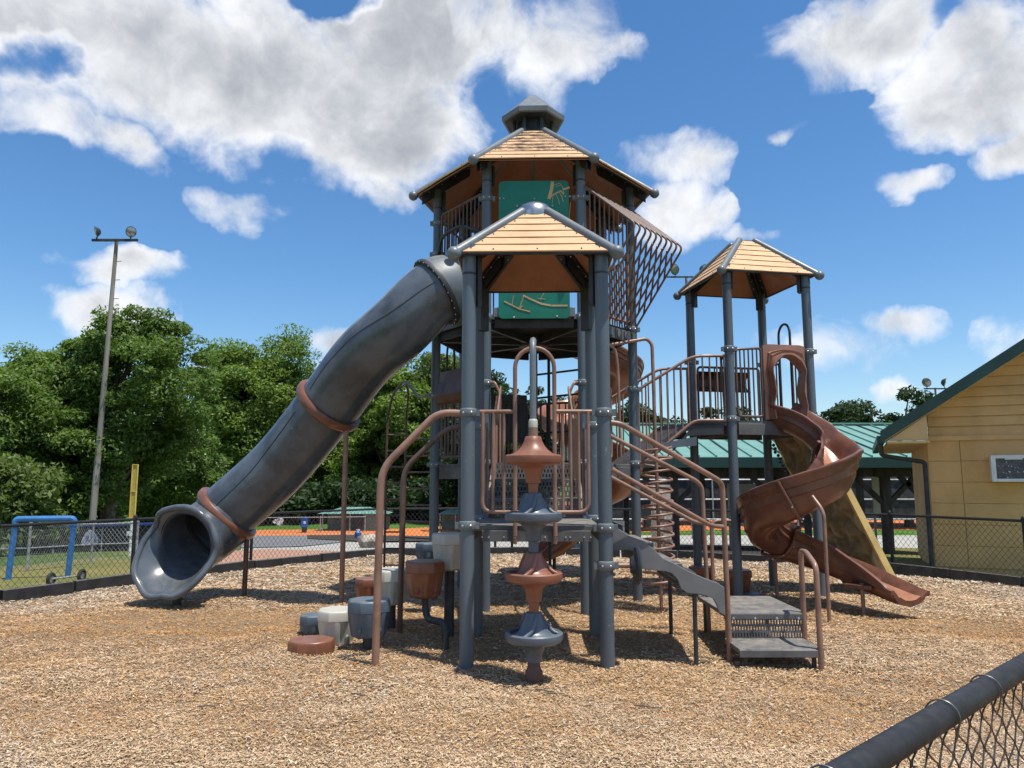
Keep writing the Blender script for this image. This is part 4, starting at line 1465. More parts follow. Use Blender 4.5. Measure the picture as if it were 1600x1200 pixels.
# ------------------------------------------------------------------ roofs
def make_roof(label, corner, n, top, rows, board_m, ridge_r, ball_r, posts, dirt=None):
    """corner(k, f): point on hip k, f=0 eave .. 1 top"""
    lin_ = MB()
    for k in range(n):
        a, b, c, d = corner(k, 0), corner((k + 1) % n, 0), corner((k + 1) % n, 1), corner(k, 1)
        nrm = (b - a).cross(d - a).normalized()
        if nrm.z < 0:
            nrm = -nrm
        ins = nrm * -0.018
        lin_.prism([a.lerp(b, 0.0) + ins, b + ins, c + ins, d + ins], nrm * -0.012)
    roof = lin_.build('roof', LINING, play, smooth=0, label=label)
    for k in range(n):
        a, b, c, d = corner(k, 0), corner((k + 1) % n, 0), corner((k + 1) % n, 1), corner(k, 1)
        nrm = (b - a).cross(d - a).normalized()
        if nrm.z < 0:
            nrm = -nrm
        dn = (a - d).normalized()
        for i in range(rows):
            f0, f1 = i / rows, (i + 1) / rows - 0.004
            p = [a.lerp(d, f0), b.lerp(c, f0), b.lerp(c, f1), a.lerp(d, f1)]
            # each board laps the one below: its lower edge stands proud
            lo, hi = nrm * 0.011, nrm * 0.003
            # slight sag along the middle of the board, as moulded sheets have
            q = MB()
            m0 = (p[0] + p[1]) / 2 + nrm * 0.006 + (p[0] - p[3]).normalized() * 0.012
            m1 = (p[2] + p[3]) / 2
            top_ = [p[0] + lo, m0 + lo, p[1] + lo, p[2] + hi, m1 + hi, p[3] + hi]
            bot_ = [v_ - nrm * 0.014 for v_ in top_]
            q.add(top_ + bot_, [(0, 1, 4, 5), (1, 2, 3, 4), (6, 11, 10, 7), (7, 10, 9, 8), (0, 6, 7, 1), (1, 7, 8, 2), (2, 8, 9, 3), (3, 9, 10, 4), (4, 10, 11, 5), (5, 11, 6, 0)])
            q.build('roof_board', board_m if not (dirt and i >= 2 and k == n - 1) else dirt, roof, smooth=0)
        # screws along hips and eave
        sc = MB()
        for i in range(rows):
            for s in (0.045, 0.955):
                f = (i + 0.45) / rows
                e = a.lerp(d, f).lerp(b.lerp(c, f), s if s < 0.5 else s)
                L = (b.lerp(c, f) - a.lerp(d, f)).length
                e = a.lerp(d, f) + (b.lerp(c, f) - a.lerp(d, f)) * (0.09 / L if s < 0.5 else 1 - 0.09 / L)
                sc.lathe([(0.008, 0.008), (0.008, 0.014), (0.004, 0.017)], e, n=6, axis=nrm)
        for s in (0.22, 0.5, 0.78):
            sc.lathe([(0.008, 0.014), (0.008, 0.02), (0.004, 0.023)], a.lerp(b, s) + (d - a) * 0.06 / (d - a).length * 0.6, n=6, axis=nrm)
        sc.build('screws', GREYD, roof, smooth=0, kind='stuff')
        # dark frame under the eave
        ia, ib = a.lerp(d, 0.05), b.lerp(c, 0.05)
        MB().bar(a.lerp(d, 0.03) - Vector((0, 0, 0.028)), b.lerp(c, 0.03) - Vector((0, 0, 0.028)), 0.03, 0.026).build('eave_frame', GREYD, roof, smooth=0)
    for k in range(n):
        a, d = corner(k, 0), corner(k, 1)
        u = (d - a).normalized()
        q = MB()
        q.tube([a - u * 0.03, a.lerp(d, 0.5), d], ridge_r, 14)
        q.sphere(a - u * 0.04, ball_r, 14)
        q.sphere(d, ridge_r, 10)
        q.build('ridge_tube', GREYL, roof, smooth=50)
        # steel corner bracket: bent plates from the post up under the hip, bolted through
        prev, nxt = corner((k - 1) % n, 0), corner((k + 1) % n, 0)
        for nb in (prev, nxt):
            sd = (nb - a).normalized()
            dz = Vector((0, 0, -0.075))
            st = 0.10 if n == 4 else 0.06
            en = 0.62 if n == 4 else 0.55
            p0, p1 = a.lerp(d, st) + dz, a.lerp(d, en) + dz
            wd = 0.125 if n == 4 else 0.10
            pl = MB().prism([p0 + sd * 0.03, p0 + sd * (wd + 0.03), p1 + sd * (wd * 0.9 + 0.03), p1 + sd * 0.03], Vector((0, 0, -0.008)))
            pl.prism([p0 + sd * 0.03, p1 + sd * 0.03, p1 + sd * 0.03 + Vector((0, 0, -0.13)), p0 + sd * 0.03 + Vector((0, 0, -0.13))], sd * 0.008)
            br_ = pl.build('corner_bracket', GREYD, roof, smooth=0)
            bo_ = MB()
            for t in (0.1, 0.37, 0.64, 0.92):
                bo_.sphere(p0.lerp(p1, t) + sd * (wd * 0.55 + 0.03) - Vector((0, 0, 0.012)), 0.010, 6)
            bo_.build('bolts', BOLT, roof, smooth=60, kind='stuff')
        if posts:
            pp = posts[k]
            ctr = sum(posts, Vector()) / n
            inn = (up(ctr, 0) - up(pp, 0)).normalized()
            bh = 0.55 if posts[0].y < 8 else 0.30
            MB().box(up(pp, a.z + 0.05 - bh / 2) + inn * (PR + 0.02), (0.05, 0.12, bh), rz=math.atan2(inn.y, inn.x)).build('post_bracket', GREYD, roof, smooth=0)
    return roof


FC = S(0, HA)


def front_corner(k, f):
    hx, z = 0.755 + (0.135 - 0.755) * f, E_FRONT + (4.47 - E_FRONT) * f
    sx, sy = [(-1, -1), (1, -1), (1, 1), (-1, 1)][k]
    return FC + SRX * (hx * sx) + SFW * (hx * sy) + Vector((0, 0, z))


rf1 = make_roof('small four-sided tan roof over the front tower', front_corner, 4, 4.47, 6, TAN, 0.052, 0.07, [FT['FL'], FT['FR'], FT['RR'], FT['RL']])
MB().lathe([(0.20, 4.43), (0.20, 4.47), (0.185, 4.53), (0.15, 4.575), (0.09, 4.605), (0.02, 4.615)], FC, n=28).build('roof_cap', mat('zinc_cap', (0.42, 0.42, 0.41), 0.28, 0.15, 6, metal=0.9), rf1)


def right_corner(k, f):
    hx, z = 0.765 + (0.135 - 0.765) * f, E_RIGHT + (5.40 - E_RIGHT) * f
    sx, sy = [(-1, -1), (1, -1), (1, 1), (-1, 1)][k]
    return T(hx * sx, hx * sy, z)


rf2 = make_roof('small four-sided tan roof over the spiral slide tower', right_corner, 4, 5.40, 6, TAN, 0.052, 0.07, [TT['FL'], TT['FR'], TT['RR'], TT['RL']])
MB().box(T(0, 0, 5.385), (0.27, 0.27, 0.05), rz=TR_A).build('roof_cap', GREYD, rf2)


def hept_corner(k, f):
    R = 1.815 + (0.35 - 1.815) * f
    return hv(k, R, E_HEPT + 0.03 + (6.97 - E_HEPT - 0.03) * f)


def dirty_mat():
    m = TAN.copy()
    m.name = 'roof_tan_lichen'
    N = NT(m.node_tree)
    b = m.node_tree.nodes['Principled BSDF']
    src = b.inputs['Base Color'].links[0].from_socket
    v = N.n('ShaderNodeTexCoord').outputs['Object']
    mp = N.n('ShaderNodeMapping')
    N.link(v, mp.inputs[0])
    mp.inputs['Scale'].default_value = (1.0, 1.0, 2.2)
    a = N.noise(mp.outputs[0], 5.0, 8.0, 0.82)
    a2 = N.noise(v, 1.6, 3.0, 0.5)
    f = N.m('MULTIPLY', N.ramp(a, 0.47, 0.53), N.ramp(a2, 0.22, 0.42))
    N.link(N.mix(N.m('MULTIPLY', f, 0.85), src, (0.10, 0.065, 0.045, 1)), b.inputs['Base Color'])
    return m


rf3 = make_roof('large seven-sided tan roof over the tall tower, stained dark on its front face', hept_corner, 7, 6.97, 9, TAN, 0.05, 0.072, [hv(k) for k in range(7)], dirty_mat())
# cupola
cu = MB()
for k in range(7):
    cu.tube([hv(k, 0.30, 6.93), hv(k, 0.30, 7.27)], 0.03, 8)
cupo = cu.build('cupola', GREYD, rf3, label='small dark cupola on top of the large roof')
MB().lathe([(0.24, 6.95), (0.24, 7.28)], HEPT_C, n=7).build('cupola_core', GREYD, rf3)
q = MB()
n7 = 7
ring = lambda R, z: [hv(k, R, z) for k in range(7)]
vs = ring(0.495, 7.225) + ring(0.50, 7.30) + ring(0.10, 7.66) + ring(0.44, 7.215)
fs = []
for i in range(2):
    for k in range(7):
        fs.append((i * 7 + k, i * 7 + (k + 1) % 7, (i + 1) * 7 + (k + 1) % 7, (i + 1) * 7 + k))
fs.append(tuple(range(14, 21)))
for k in range(7):
    fs.append((21 + k, 21 + (k + 1) % 7, (k + 1) % 7, k))
fs.append(tuple(range(21, 28))[::-1])
q.add(vs, fs)
q.build('cupola_roof', GREYL, rf3, smooth=0)
MB().prism([hv(k, 0.455, 7.206) for k in range(7)], (0, 0, 0.006)).build('cupola_shade_disc', GREYD, rf3, smooth=0)  # dark sheet that paints the shade under the cupola roof


# ------------------------------------------------------------------ decks
def deck_poly(pts, z, th=0.05, skirt=0.16, m=DECKM, skip=()):
    d = MB().prism([up(p, z - th) for p in pts], (0, 0, th)).build('deck', m, play, smooth=0, bevel=0.006)
    n = len(pts)
    for i in range(n):
        if i in skip:
            continue
        a, b = pts[i], pts[(i + 1) % n]
        e = (b - a).normalized()
        MB().bar(up(a, z - th - skirt / 2 + 0.005) + e * (PR + 0.03), up(b, z - th - skirt / 2 + 0.005) - e * (PR + 0.03), 0.035, skirt).build('deck_edge', m, d, smooth=0, bevel=0.004)
    return d


def inset(pts, k):
    c = sum(pts, Vector()) / len(pts)
    return [p + (c - p).normalized() * k for p in pts]


fd = deck_poly([S(-HA + 0.04, -0.0), S(HA - 0.04, -0.0), S(HA - 0.04, A), S(-HA + 0.04, A)], Z1, skirt=0.10)
for lx in (-0.195, 0.175):
    MB().box(S(lx, -0.035, Z1 - 0.10), (0.035, 0.02, 0.13)).build('hoop_bracket', BROWN, fd, bevel=0.004)
bb = MB()
for lx in (-0.5, -0.44, -0.195, -0.30, 0.08, 0.175, 0.27, 0.31, 0.44, 0.5):
    bb.sphere(S(lx, -0.05 if abs(lx) in (0.195, 0.175) else -0.02, Z1 - 0.105), 0.009, 8)
bb.build('bolts', BOLT, fd, kind='stuff')
d2 = deck_poly(inset([hv(k) for k in range(7)], 0.03), Z2, skip=(6,))
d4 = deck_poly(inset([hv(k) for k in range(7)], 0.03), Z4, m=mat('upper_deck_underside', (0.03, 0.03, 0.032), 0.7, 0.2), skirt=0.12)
for k in range(7):
    MB().bar(up(HEPT_C, Z4 - 0.12), hv(k, HR_ - 0.1, Z4 - 0.12), 0.05, 0.10).build('deck_rib', GREYD, d4)
MB().lathe([(0.22, Z4 - 0.19), (0.25, Z4 - 0.06)], HEPT_C, n=14).build('deck_hub', GREYD, d4)
d3 = deck_poly([TT['FL'], TT['FR'], TT['RR'], TT['RL']], Z3)
# central pole under the tall tower
MB().tube([up(HEPT_C, -0.2), up(HEPT_C, Z4 - 0.1)], 0.05, 14).build('centre_pole', GREYD, play)


# ------------------------------------------------------------------ perforated step riser
def riser(c, w, h, ax, parent, m=DECKM, rows=3, slots=24, nrm=None):
    """sheet with staggered upright slots cut through it; c is the centre of its foot, ax its direction along the step"""
    q = MB()
    z = 0.0
    rh = h / (rows + 0.9)
    edge = 0.03
    n = nrm or Vector((-ax.y, ax.x, 0))
    rail = (h - rows * rh * 0.8) / (rows + 1)
    for i in range(rows + 1):
        zz = i * (rh * 0.8 + rail) + rail / 2
        q.bar(c - ax * w / 2 + Vector((0, 0, zz)), c + ax * w / 2 + Vector((0, 0, zz)), 0.008, rail)
    pitch = (w - 2 * edge) / slots
    for i in range(rows):
        z0 = rail + i * (rh * 0.8 + rail)
        for j in range(slots + 1):
            s = -w / 2 + edge + (j - (0.5 if i % 2 else 0.0)) * pitch
            if s < -w / 2 or s > w / 2:
                continue
            q.bar(c + ax * (s - pitch * 0.28) + Vector((0, 0, z0 + rh * 0.4)), c + ax * (s + pitch * 0.28) + Vector((0, 0, z0 + rh * 0.4)), 0.008, rh * 0.8 + 0.002)
    for s in (-1, 1):
        q.bar(c + ax * s * (w / 2 - 0.012) + Vector((0, 0, 0)), c + ax * s * (w / 2 - 0.012) + Vector((0, 0, h)), 0.009, 0.024, up=ax)
    return q.build('perforated_riser', m, parent, smooth=0)


# steps from the front deck up to the tall tower's middle deck
st = MB().bar(S(-HA + 0.1, A, Z1 - 0.1), S(-HA + 0.1, 2.72, Z2 - 0.12), 0.04, 0.2).build('inner_stairs', DECKM, play, smooth=0)
MB().bar(S(HA - 0.1, A, Z1 - 0.1), S(HA - 0.1, 2.72, Z2 - 0.12), 0.04, 0.2).build('stringer', DECKM, st, smooth=0)
for i in range(3):
    ly = A + 0.12 + i * 0.40
    z = Z1 + (i + 1) * (Z2 - Z1) / 3
    riser(S(0, ly, z - 0.205), 1.02, 0.19, SRX, st)
    if i < 2:
        MB().box(S(0, ly + 0.21, z - 0.012), (1.04, 0.42, 0.03), rz=-SA).build('tread', DECKM, st, bevel=0.004)


# ------------------------------------------------------------------ railings
def rail(pts, r, m, parent, name='handrail', fr=0.12, n=10, label=None):
    o = MB().tube(fillet(pts, fr, 6), r, n).build(name, m, parent, smooth=60)
    if label:
        o['label'] = label
    return o


def bar_panel(a, b, za0, za1, zb0, zb1, nb, m=BROWN, r=0.019, rb=0.0125, ends=True, label=None, lead=0.0):
    """barrier panel: frame tube all round, upright balusters inside"""
    a, b = Vector(a), Vector(b)
    e = (up(b, 0) - up(a, 0)).normalized()
    p = [up(a, za0), up(a, za1), up(b, zb1), up(b, zb0)]
    f = fillet([(p[0] + p[3]) / 2, p[0], p[1], p[2], p[3], (p[0] + p[3]) / 2], 0.06, 4)
    o = MB().tube(f, r, 8, caps=False).build('barrier', m, play, smooth=60)
    for i in range(nb):
        t = (i + 1) / (nb + 1)
        c = a.lerp(b, t)
        MB().tube([up(c, za0 + (zb0 - za0) * t), up(c, za1 + (zb1 - za1) * t)], rb, 8).build('baluster', m, o, smooth=60)
    return o


# front barrier with the tall hoop
fb_ = rail([S(-0.195, -0.045, 1.17), S(-0.195, -0.045, 2.73)] + [S(-0.01 - 0.185 * math.cos(math.pi * i / 12), -0.045, 2.735 + 0.19 * math.sin(math.pi * i / 12)) for i in range(13)] + [S(0.175, -0.045, 2.73), S(0.175, -0.045, 1.17)], 0.021, BROWN, play, 'barrier_hoop', fr=0.01)
rail([S(-HA + PR + 0.01, 0, 2.32), S(-0.2, -0.03, 2.32)], 0.021, BROWN, fb_, 'top_bar')
rail([S(0.18, -0.03, 2.32), S(HA - PR - 0.01, 0, 2.32)], 0.021, BROWN, fb_, 'top_bar')
rail([S(-0.50, -0.02, 2.32), S(-0.50, -0.02, 1.385), S(0.17, -0.04, 1.385)], 0.018, BROWN, fb_, 'lower_bar', fr=0.10)
rail([S(0.49, -0.02, 2.32), S(0.49, -0.02, 1.385), S(0.17, -0.04, 1.385)], 0.018, BROWN, fb_, 'lower_bar', fr=0.10)
for lx in (-0.40, -0.30, 0.25, 0.325, 0.40):
    MB().tube([S(lx, -0.022, 1.385), S(lx, -0.022, 2.32)], 0.015, 10).build('baluster', BROWN, fb_, smooth=60)

# the stair and inner-stair guards
for sx in (-1, 1):
    x = sx * (HA - 0.10)
    o = rail([S(sx * (HA - PR), A + 0.02, 2.28), S(x, A + 0.12, 2.28), S(x, A + 0.12, 1.32)], 0.018, BROWN, play, 'barrier', fr=0.08)
    rail([S(sx * (HA - PR), 2.70, 2.95), S(x - sx * 0.02, 2.62, 2.95), S(x - sx * 0.09, 2.60, 2.80), S(x - sx * 0.09, 2.60, 1.80)], 0.018, BROWN, o, 'guard_loop', fr=0.08)
    MB().bar(S(x - sx * 0.10, A + 0.2, 2.33), S(x - sx * 0.10, 2.58, 2.86), 0.022, 0.07).build('hand_board', BROWN, o, bevel=0.006)
    for i in range(6):
        t = (i + 0.5) / 6
        MB().tube([S(x - sx * 0.05, A + 0.18 + 1.2 * t, 1.36 + 0.56 * t), S(x - sx * 0.05, A + 0.18 + 1.2 * t, 2.26 + 0.55 * t)], 0.0135, 8).build('baluster', BROWN, o, smooth=60)

# middle deck barriers of the tall tower
bar_panel(hv(0, HR_, 0).lerp(hv(1), 0.10), hv(0).lerp(hv(1), 0.52), 1.98, 2.95, 1.98, 2.95, 4)
bar_panel(hv(5).lerp(hv(6), 0.14), hv(5).lerp(hv(6), 0.86), 2.0, 2.78, 2.0, 2.78, 9, BROWND)
for k in (2, 3):
    bar_panel(hv(k).lerp(hv(k + 1), 0.1), hv(k).lerp(hv(k + 1), 0.9), 1.98, 2.95, 1.98, 2.95, 8, BROWND)  # darker brown paints the shade on these rear bars
# bubble window barrel beside the left post and its hoop
a, b = hv(5).lerp(hv(6), 0.12), hv(5).lerp(hv(6), 0.92)
out = (a + b) / 2 - HEPT_C
out = Vector((out.x, out.y, 0)).normalized()
prof = [(0.02, 2.74), (0.07, 2.78), (0.10, 2.87), (0.07, 2.97), (0.03, 3.08), (0.02, 3.22)]
q = MB()
for i in range(len(prof) - 1):
    (o0, z0), (o1, z1) = prof[i], prof[i + 1]
    q.prism([up(a, z0) + out * o0, up(b, z0) + out * o0, up(b, z1) + out * o1, up(a, z1) + out * o1], out * -0.03)
q.build('bulged_panel', mat('barrel_brown_plastic', (0.11, 0.055, 0.04), 0.45, 0.15), play, smooth=40)
a, b = hv(4).lerp(hv(5), 0.35), hv(4).lerp(hv(5), 0.62)
rail([up(a, 2.0)] + [up(a.lerp(b, 0.5 - 0.5 * math.cos(math.pi * i / 10)), 3.6 + 0.2 * math.sin(math.pi * i / 10)) for i in range(11)] + [up(b, 2.0)], 0.017, GREYD, play, 'grab_hoop', fr=0.01)
# dark panel at the back of the middle deck
a, b = hv(3).lerp(hv(4), 0.1), hv(3).lerp(hv(4), 0.75)
MB().prism([up(a, 2.3), up(b, 2.3), up(b, 3.1), up(a, 3.1)], SFW * 0.03).build('back_panel', mat('dark_back_panel', (0.03, 0.03, 0.035), 0.5), play, bevel=0.01)
for z in (3.45, 3.05, 2.45):
    MB().tube([up(hv(3), z), up(hv(2), z + 0.06)], 0.018, 8).build('cross_rail', GREYD, play)
MB().tube([up(hv(3).lerp(hv(2), 0.22), -0.2), up(hv(3).lerp(hv(2), 0.22), 3.8)], 0.026, 10).build('thin_pole', GREYD, play)

# upper deck: green play panel in front, bars on the other faces
pa, pb = hv(6), hv(0)
e = (pb - pa).normalized()
c = (pa + pb) / 2
gp = MB()
w, z0, z1, rr_ = 0.475, 3.805, 5.72, 0.06
poly = []
for cx, cz, a0 in ((w - rr_, z1 - rr_, 0), (-w + rr_, z1 - rr_, 90), (-w + rr_, z0 + rr_, 180), (w - rr_, z0 + rr_, 270)):
    for i in range(5):
        a = R_(a0 + 90 * i / 4)
        poly.append(up(c, 0) + e * (cx + rr_ * math.cos(a)) + Vector((0, 0, cz + rr_ * math.sin(a))) - SFW * 0.035)
gpo = gp.prism(poly, -SFW * 0.02).build('play_panel', GREEN, play, smooth=0, bevel=0.005, label='tall green panel with tan cut-out drawings')


def etched(pts, w, closed=False):
    q = MB()
    P = [up(c, 0) + e * x + Vector((0, 0, z)) - SFW * 0.058 for x, z in pts]
    for a, b in zip(P[:-1], P[1:]):
        L = (b - a).length
        if L > 1e-4:
            q.bar(a - (b - a) / L * w * 0.3, b + (b - a) / L * w * 0.3, 0.006, w, up=(0, 0, 1) if abs((b - a).z) < L * 0.9 else (1, 0, 0))
    q.build('etched_line', ETCH, gpo, smooth=0)


def px2(px, py):
    p = Yd(px, py, c.y - 0.05)
    return ((p - up(c, 0)).dot(e), p.z)


for pts, w in [
    ([(858, 310), (862, 296), (863, 286)], 0.045), ([(860, 308), (868, 303), (876, 299), (881, 304)], 0.018), ([(880, 297), (889, 294)], 0.026),
    ([(872, 299), (878, 308), (880, 316)], 0.008), ([(868, 303), (872, 311), (874, 319)], 0.007), ([(864, 308), (863, 318)], 0.007), ([(866, 290), (874, 287), (879, 293), (881, 302)], 0.006), ([(869, 292), (875, 290)], 0.005),
    ([(891, 318), (889, 345), (886, 372)], 0.006),
    ([(788, 471), (800, 477), (812, 483), (828, 487)], 0.016), ([(800, 477), (802, 462)], 0.006), ([(806, 480), (812, 482), (816, 478)], 0.014), ([(812, 480), (817, 468), (818, 461)], 0.009),
    ([(818, 462), (830, 468), (846, 475), (862, 478), (886, 478)], 0.022), ([(844, 469), (848, 462), (851, 457)], 0.006), ([(840, 467), (852, 468)], 0.006)]:
    etched([px2(*p) for p in pts], w)
bl = MB()
for px, py in ((781, 310), (787, 310), (883, 308), (890, 308), (803, 496), (870, 495), (835, 311), (808, 322), (863, 322)):
    x, z = px2(px, py)
    bl.sphere(up(c, z) + e * x - SFW * 0.062, 0.016 if py > 300 else 0.012, 8)
bl.build('bolts', BOLT, gpo, kind='stuff')
for s in (-1, 1):
    MB().tube([up(c, 5.50) + e * s * 0.46 - SFW * 0.02, up(c, 5.50) + e * s * 0.585], 0.016, 8).build('panel_hanger', BROWND, gpo)
    MB().box(up(c, 3.90) + e * s * 0.50 - SFW * 0.02, (0.09, 0.03, 0.13), rz=-SA).build('panel_foot', GREYL, gpo, bevel=0.006)

bar_panel(hv(5).lerp(hv(6), 0.09), hv(5).lerp(hv(6), 0.93), 4.35, 5.60, 4.35, 5.60, 10, BROWND, rb=0.011)
bar_panel(hv(0).lerp(hv(1), 0.07), hv(0).lerp(hv(1), 0.93), 3.95, 5.66, 3.95, 5.66, 8, BROWN, rb=0.013)
for k in (3, 4):
    bar_panel(hv(k).lerp(hv(k + 1), 0.08), hv(k).lerp(hv(k + 1), 0.92), 3.95, 5.6, 3.95, 5.6, 9, BROWND)
bar_panel(hv(1).lerp(hv(2), 0.08), hv(1).lerp(hv(2), 0.92), 3.95, 5.0, 3.95, 5.0, 9, BROWND)
# pale bubble window behind the cage
bw = hv(0).lerp(hv(1), 0.55)
o1 = (hv(0) + hv(1)) / 2 - HEPT_C
o1 = Vector((o1.x, o1.y, 0)).normalized()
e1_ = (hv(1) - hv(0)).normalized()
for dx, dz, hx, hz in ((-0.08, 4.72, 0.09, 0.42), (0.10, 4.10, 0.10, 0.24)):
    cc = up(bw, dz) + e1_ * dx - o1 * 0.10
    pl = [cc + e1_ * hx * math.cos(2 * math.pi * i / 20) + Vector((0, 0, hz * math.copysign(abs(math.sin(2 * math.pi * i / 20)) ** 0.7, math.sin(2 * math.pi * i / 20)))) for i in range(20)]
    MB().prism(pl, -o1 * 0.02).build('window_panel', mat('pale_window_panel', (0.45, 0.50, 0.54), 0.3, 0.06), play, smooth=0)

# bulging bar cage on the tall tower's front right face
nbar = 10
CAGEM = mat('cage_shaded_brown', (0.155, 0.098, 0.078), 0.4, 0.16, 4.0, 0.04, 80, dust=0.15)  # brown darkened so the shade on the cage is in its colour
cg = None
bend, top_, foot = [], [], []
for i in range(nbar):
    s = 0.0 + 1.0 * i / (nbar - 1)
    p = hv(0).lerp(hv(1), s)
    P0 = up(p, 5.68) + o1 * 0.02
    P1 = up(p, 4.93) + o1 * 0.85
    P2 = up(p, 3.88) + o1 * 0.06
    bend.append(P1)
    foot.append(P2)
    f = fillet([P0, P1, P2], 0.085, 6)
    o = MB().tube(f, 0.0155, 8)
    if cg is None:
        cg = o.build('bar_cage', CAGEM, play, smooth=60, label='bulging cage of bent brown bars on the tall tower')
    else:
        o.build('cage_bar', CAGEM, cg, smooth=60)
for i in range(1, nbar):
    s0 = i / (nbar - 1)
    A0 = bend[0].lerp(bend[-1], s0 * 0.96)
    A1 = foot[0].lerp(foot[-1], s0 * 0.96)
    a = A0.lerp(A1, 0.10)
    s1 = min(1.0, s0 + 0.55)
    tt = (s1 - s0) / 0.55
    b = bend[0].lerp(bend[-1], s1).lerp(foot[0].lerp(foot[-1], s1), 0.10 + 0.72 * tt)
    if (b - a).length > 0.1:
        MB().tube([a, b], 0.0125, 6).build('lattice_bar', BROWND, cg, smooth=60)
MB().bar(foot[0] - Vector((0, 0, 0.16)), foot[-1] - Vector((0, 0, 0.16)), 0.03, 0.15).build('cage_sill', DECKM, cg)
for i in range(5):
    pp = foot[0].lerp(foot[-1], 0.3 + 0.15 * i) - Vector((0, 0, 0.16)) + o1 * 0.02
    MB().box(pp, (0.07, 0.03, 0.10), rz=math.atan2(e1_.y, e1_.x)).build('sill_plate', GREYL, cg)

# ------------------------------------------------------------------ ramp bridge to the square tower
b0, b1 = hv(1), TT['FL']
r0, r1 = hv(2), TT['RL']
k_ = 0.62
mA, mB_ = b0.lerp(b1, k_), r0.lerp(r1, k_)
dk = MB()
dk.prism([up(b0, Z2), up(mA, Z3 - 0.02), up(mB_, Z3 - 0.02), up(r0, Z2)], (0, 0, -0.05))
dk.prism([up(mA, Z3 - 0.02), up(b1, Z3 - 0.02), up(r1, Z3 - 0.02), up(mB_, Z3 - 0.02)], (0, 0, -0.05))
bridge = dk.build('ramp_bridge', GREYD, play, smooth=0)
for a, m_, b in ((b0, mA, b1), (r0, mB_, r1)):
    w0_, w1_ = up(a, 0), up(b, 0)
    e_ = (w1_ - w0_).normalized()
    MB().tube(fillet([up(a, Z2 - 0.02) + e_ * 0.08, up(m_, Z3), up(b, Z3) - e_ * 0.08], 0.1), 0.022, 8).build('lower_rail', BROWN, bridge, smooth=60)
    MB().prism([up(a, Z2 - 0.06) + e_ * 0.3, up(m_, Z3 - 0.05), up(b, Z3 - 0.05) - e_ * 0.12, up(b, Z3 - 0.20) - e_ * 0.12, up(m_, Z3 - 0.22) - e_ * 0.1, up(a, Z2 - 0.08) + e_ * 0.25], Vector((-e_.y, e_.x, 0)) * 0.02).build('side_plate', GREYD, bridge, smooth=0)
    MB().tube(fillet([up(a, 2.98) + e_ * 0.07, up(m_, 3.47), up(b, 3.47) - e_ * 0.07], 0.15), 0.022, 8).build('top_rail', BROWN, bridge, smooth=60)
    for i in range(13):
        t = (i + 0.7) / 13.5
        p_ = a.lerp(b, t)
        f_ = min(1.0, t / k_)
        MB().tube([up(p_, Z2 - 0.02 + (Z3 - Z2) * f_), up(p_, 2.98 + (3.47 - 2.98) * f_)], 0.0125, 8).build('baluster', BROWN, bridge, smooth=60)
# grey support bracket below the bridge
MB().prism([up(mA, Z3 - 0.25) + Vector((-0.5, -0.01, -0.08)), up(mA, Z3 - 0.25) + Vector((0.02, -0.01, 0.02)), up(mA, Z3 - 0.36) + Vector((0.02, -0.01, 0)), up(mA, Z3 - 0.40) + Vector((-0.42, -0.01, 0))], (0, 0.02, 0)).build('bridge_gusset', GREY, bridge, smooth=0)

# square tower barriers
bar_panel(T(-HA + 0.10, -HA), T(-0.14, -HA), Z3 + 0.06, 3.57, Z3 + 0.06, 3.60, 5, BROWND)
bar_panel(T(-HA + 0.10, HA), T(HA - 0.1, HA), Z3 + 0.06, 3.50, Z3 + 0.06, 3.50, 10, BROWND)
bar_panel(T(HA, -HA + 0.1), T(HA, -0.18), Z3 + 0.06, 3.52, Z3 + 0.06, 3.52, 3, BROWND)
bar_panel(T(HA, 0.18), T(HA, HA - 0.1), Z3 + 0.06, 3.52, Z3 + 0.06, 3.52, 3, BROWND)
rail([T(HA, -0.16, Z3)] + [T(HA, -0.16 * math.cos(math.pi * i / 10), 3.95 + 0.17 * math.sin(math.pi * i / 10)) for i in range(11)] + [T(HA, 0.16, Z3)], 0.019, GREYD, play, 'grab_hoop', fr=0.01)
rail([T(-HA - 0.07, -HA + 0.05, 3.43), T(-HA - 0.09, -HA + 0.09, 3.50), T(-HA - 0.08, -HA + 0.03, 2.45)], 0.018, BROWND, play, 'guard_loop', fr=0.05)
# barrel panel at the back
q = MB()
prof = [(0.02, 3.10), (0.12, 3.13), (0.17, 3.2), (0.17, 3.32), (0.12, 3.39), (0.02, 3.43)]
for i in range(len(prof) - 1):
    (o0, z0), (o1_, z1) = prof[i], prof[i + 1]
    q.prism([T(-HA + 0.12, HA + o0, z0), T(HA - 0.25, HA + o0, z0), T(HA - 0.25, HA + o1_, z1), T(-HA + 0.12, HA + o1_, z1)], T(0, -0.03) - T(0, 0))
q.build('bulged_panel', mat('barrel_brown_plastic', (0, 0, 0)), play, smooth=40)


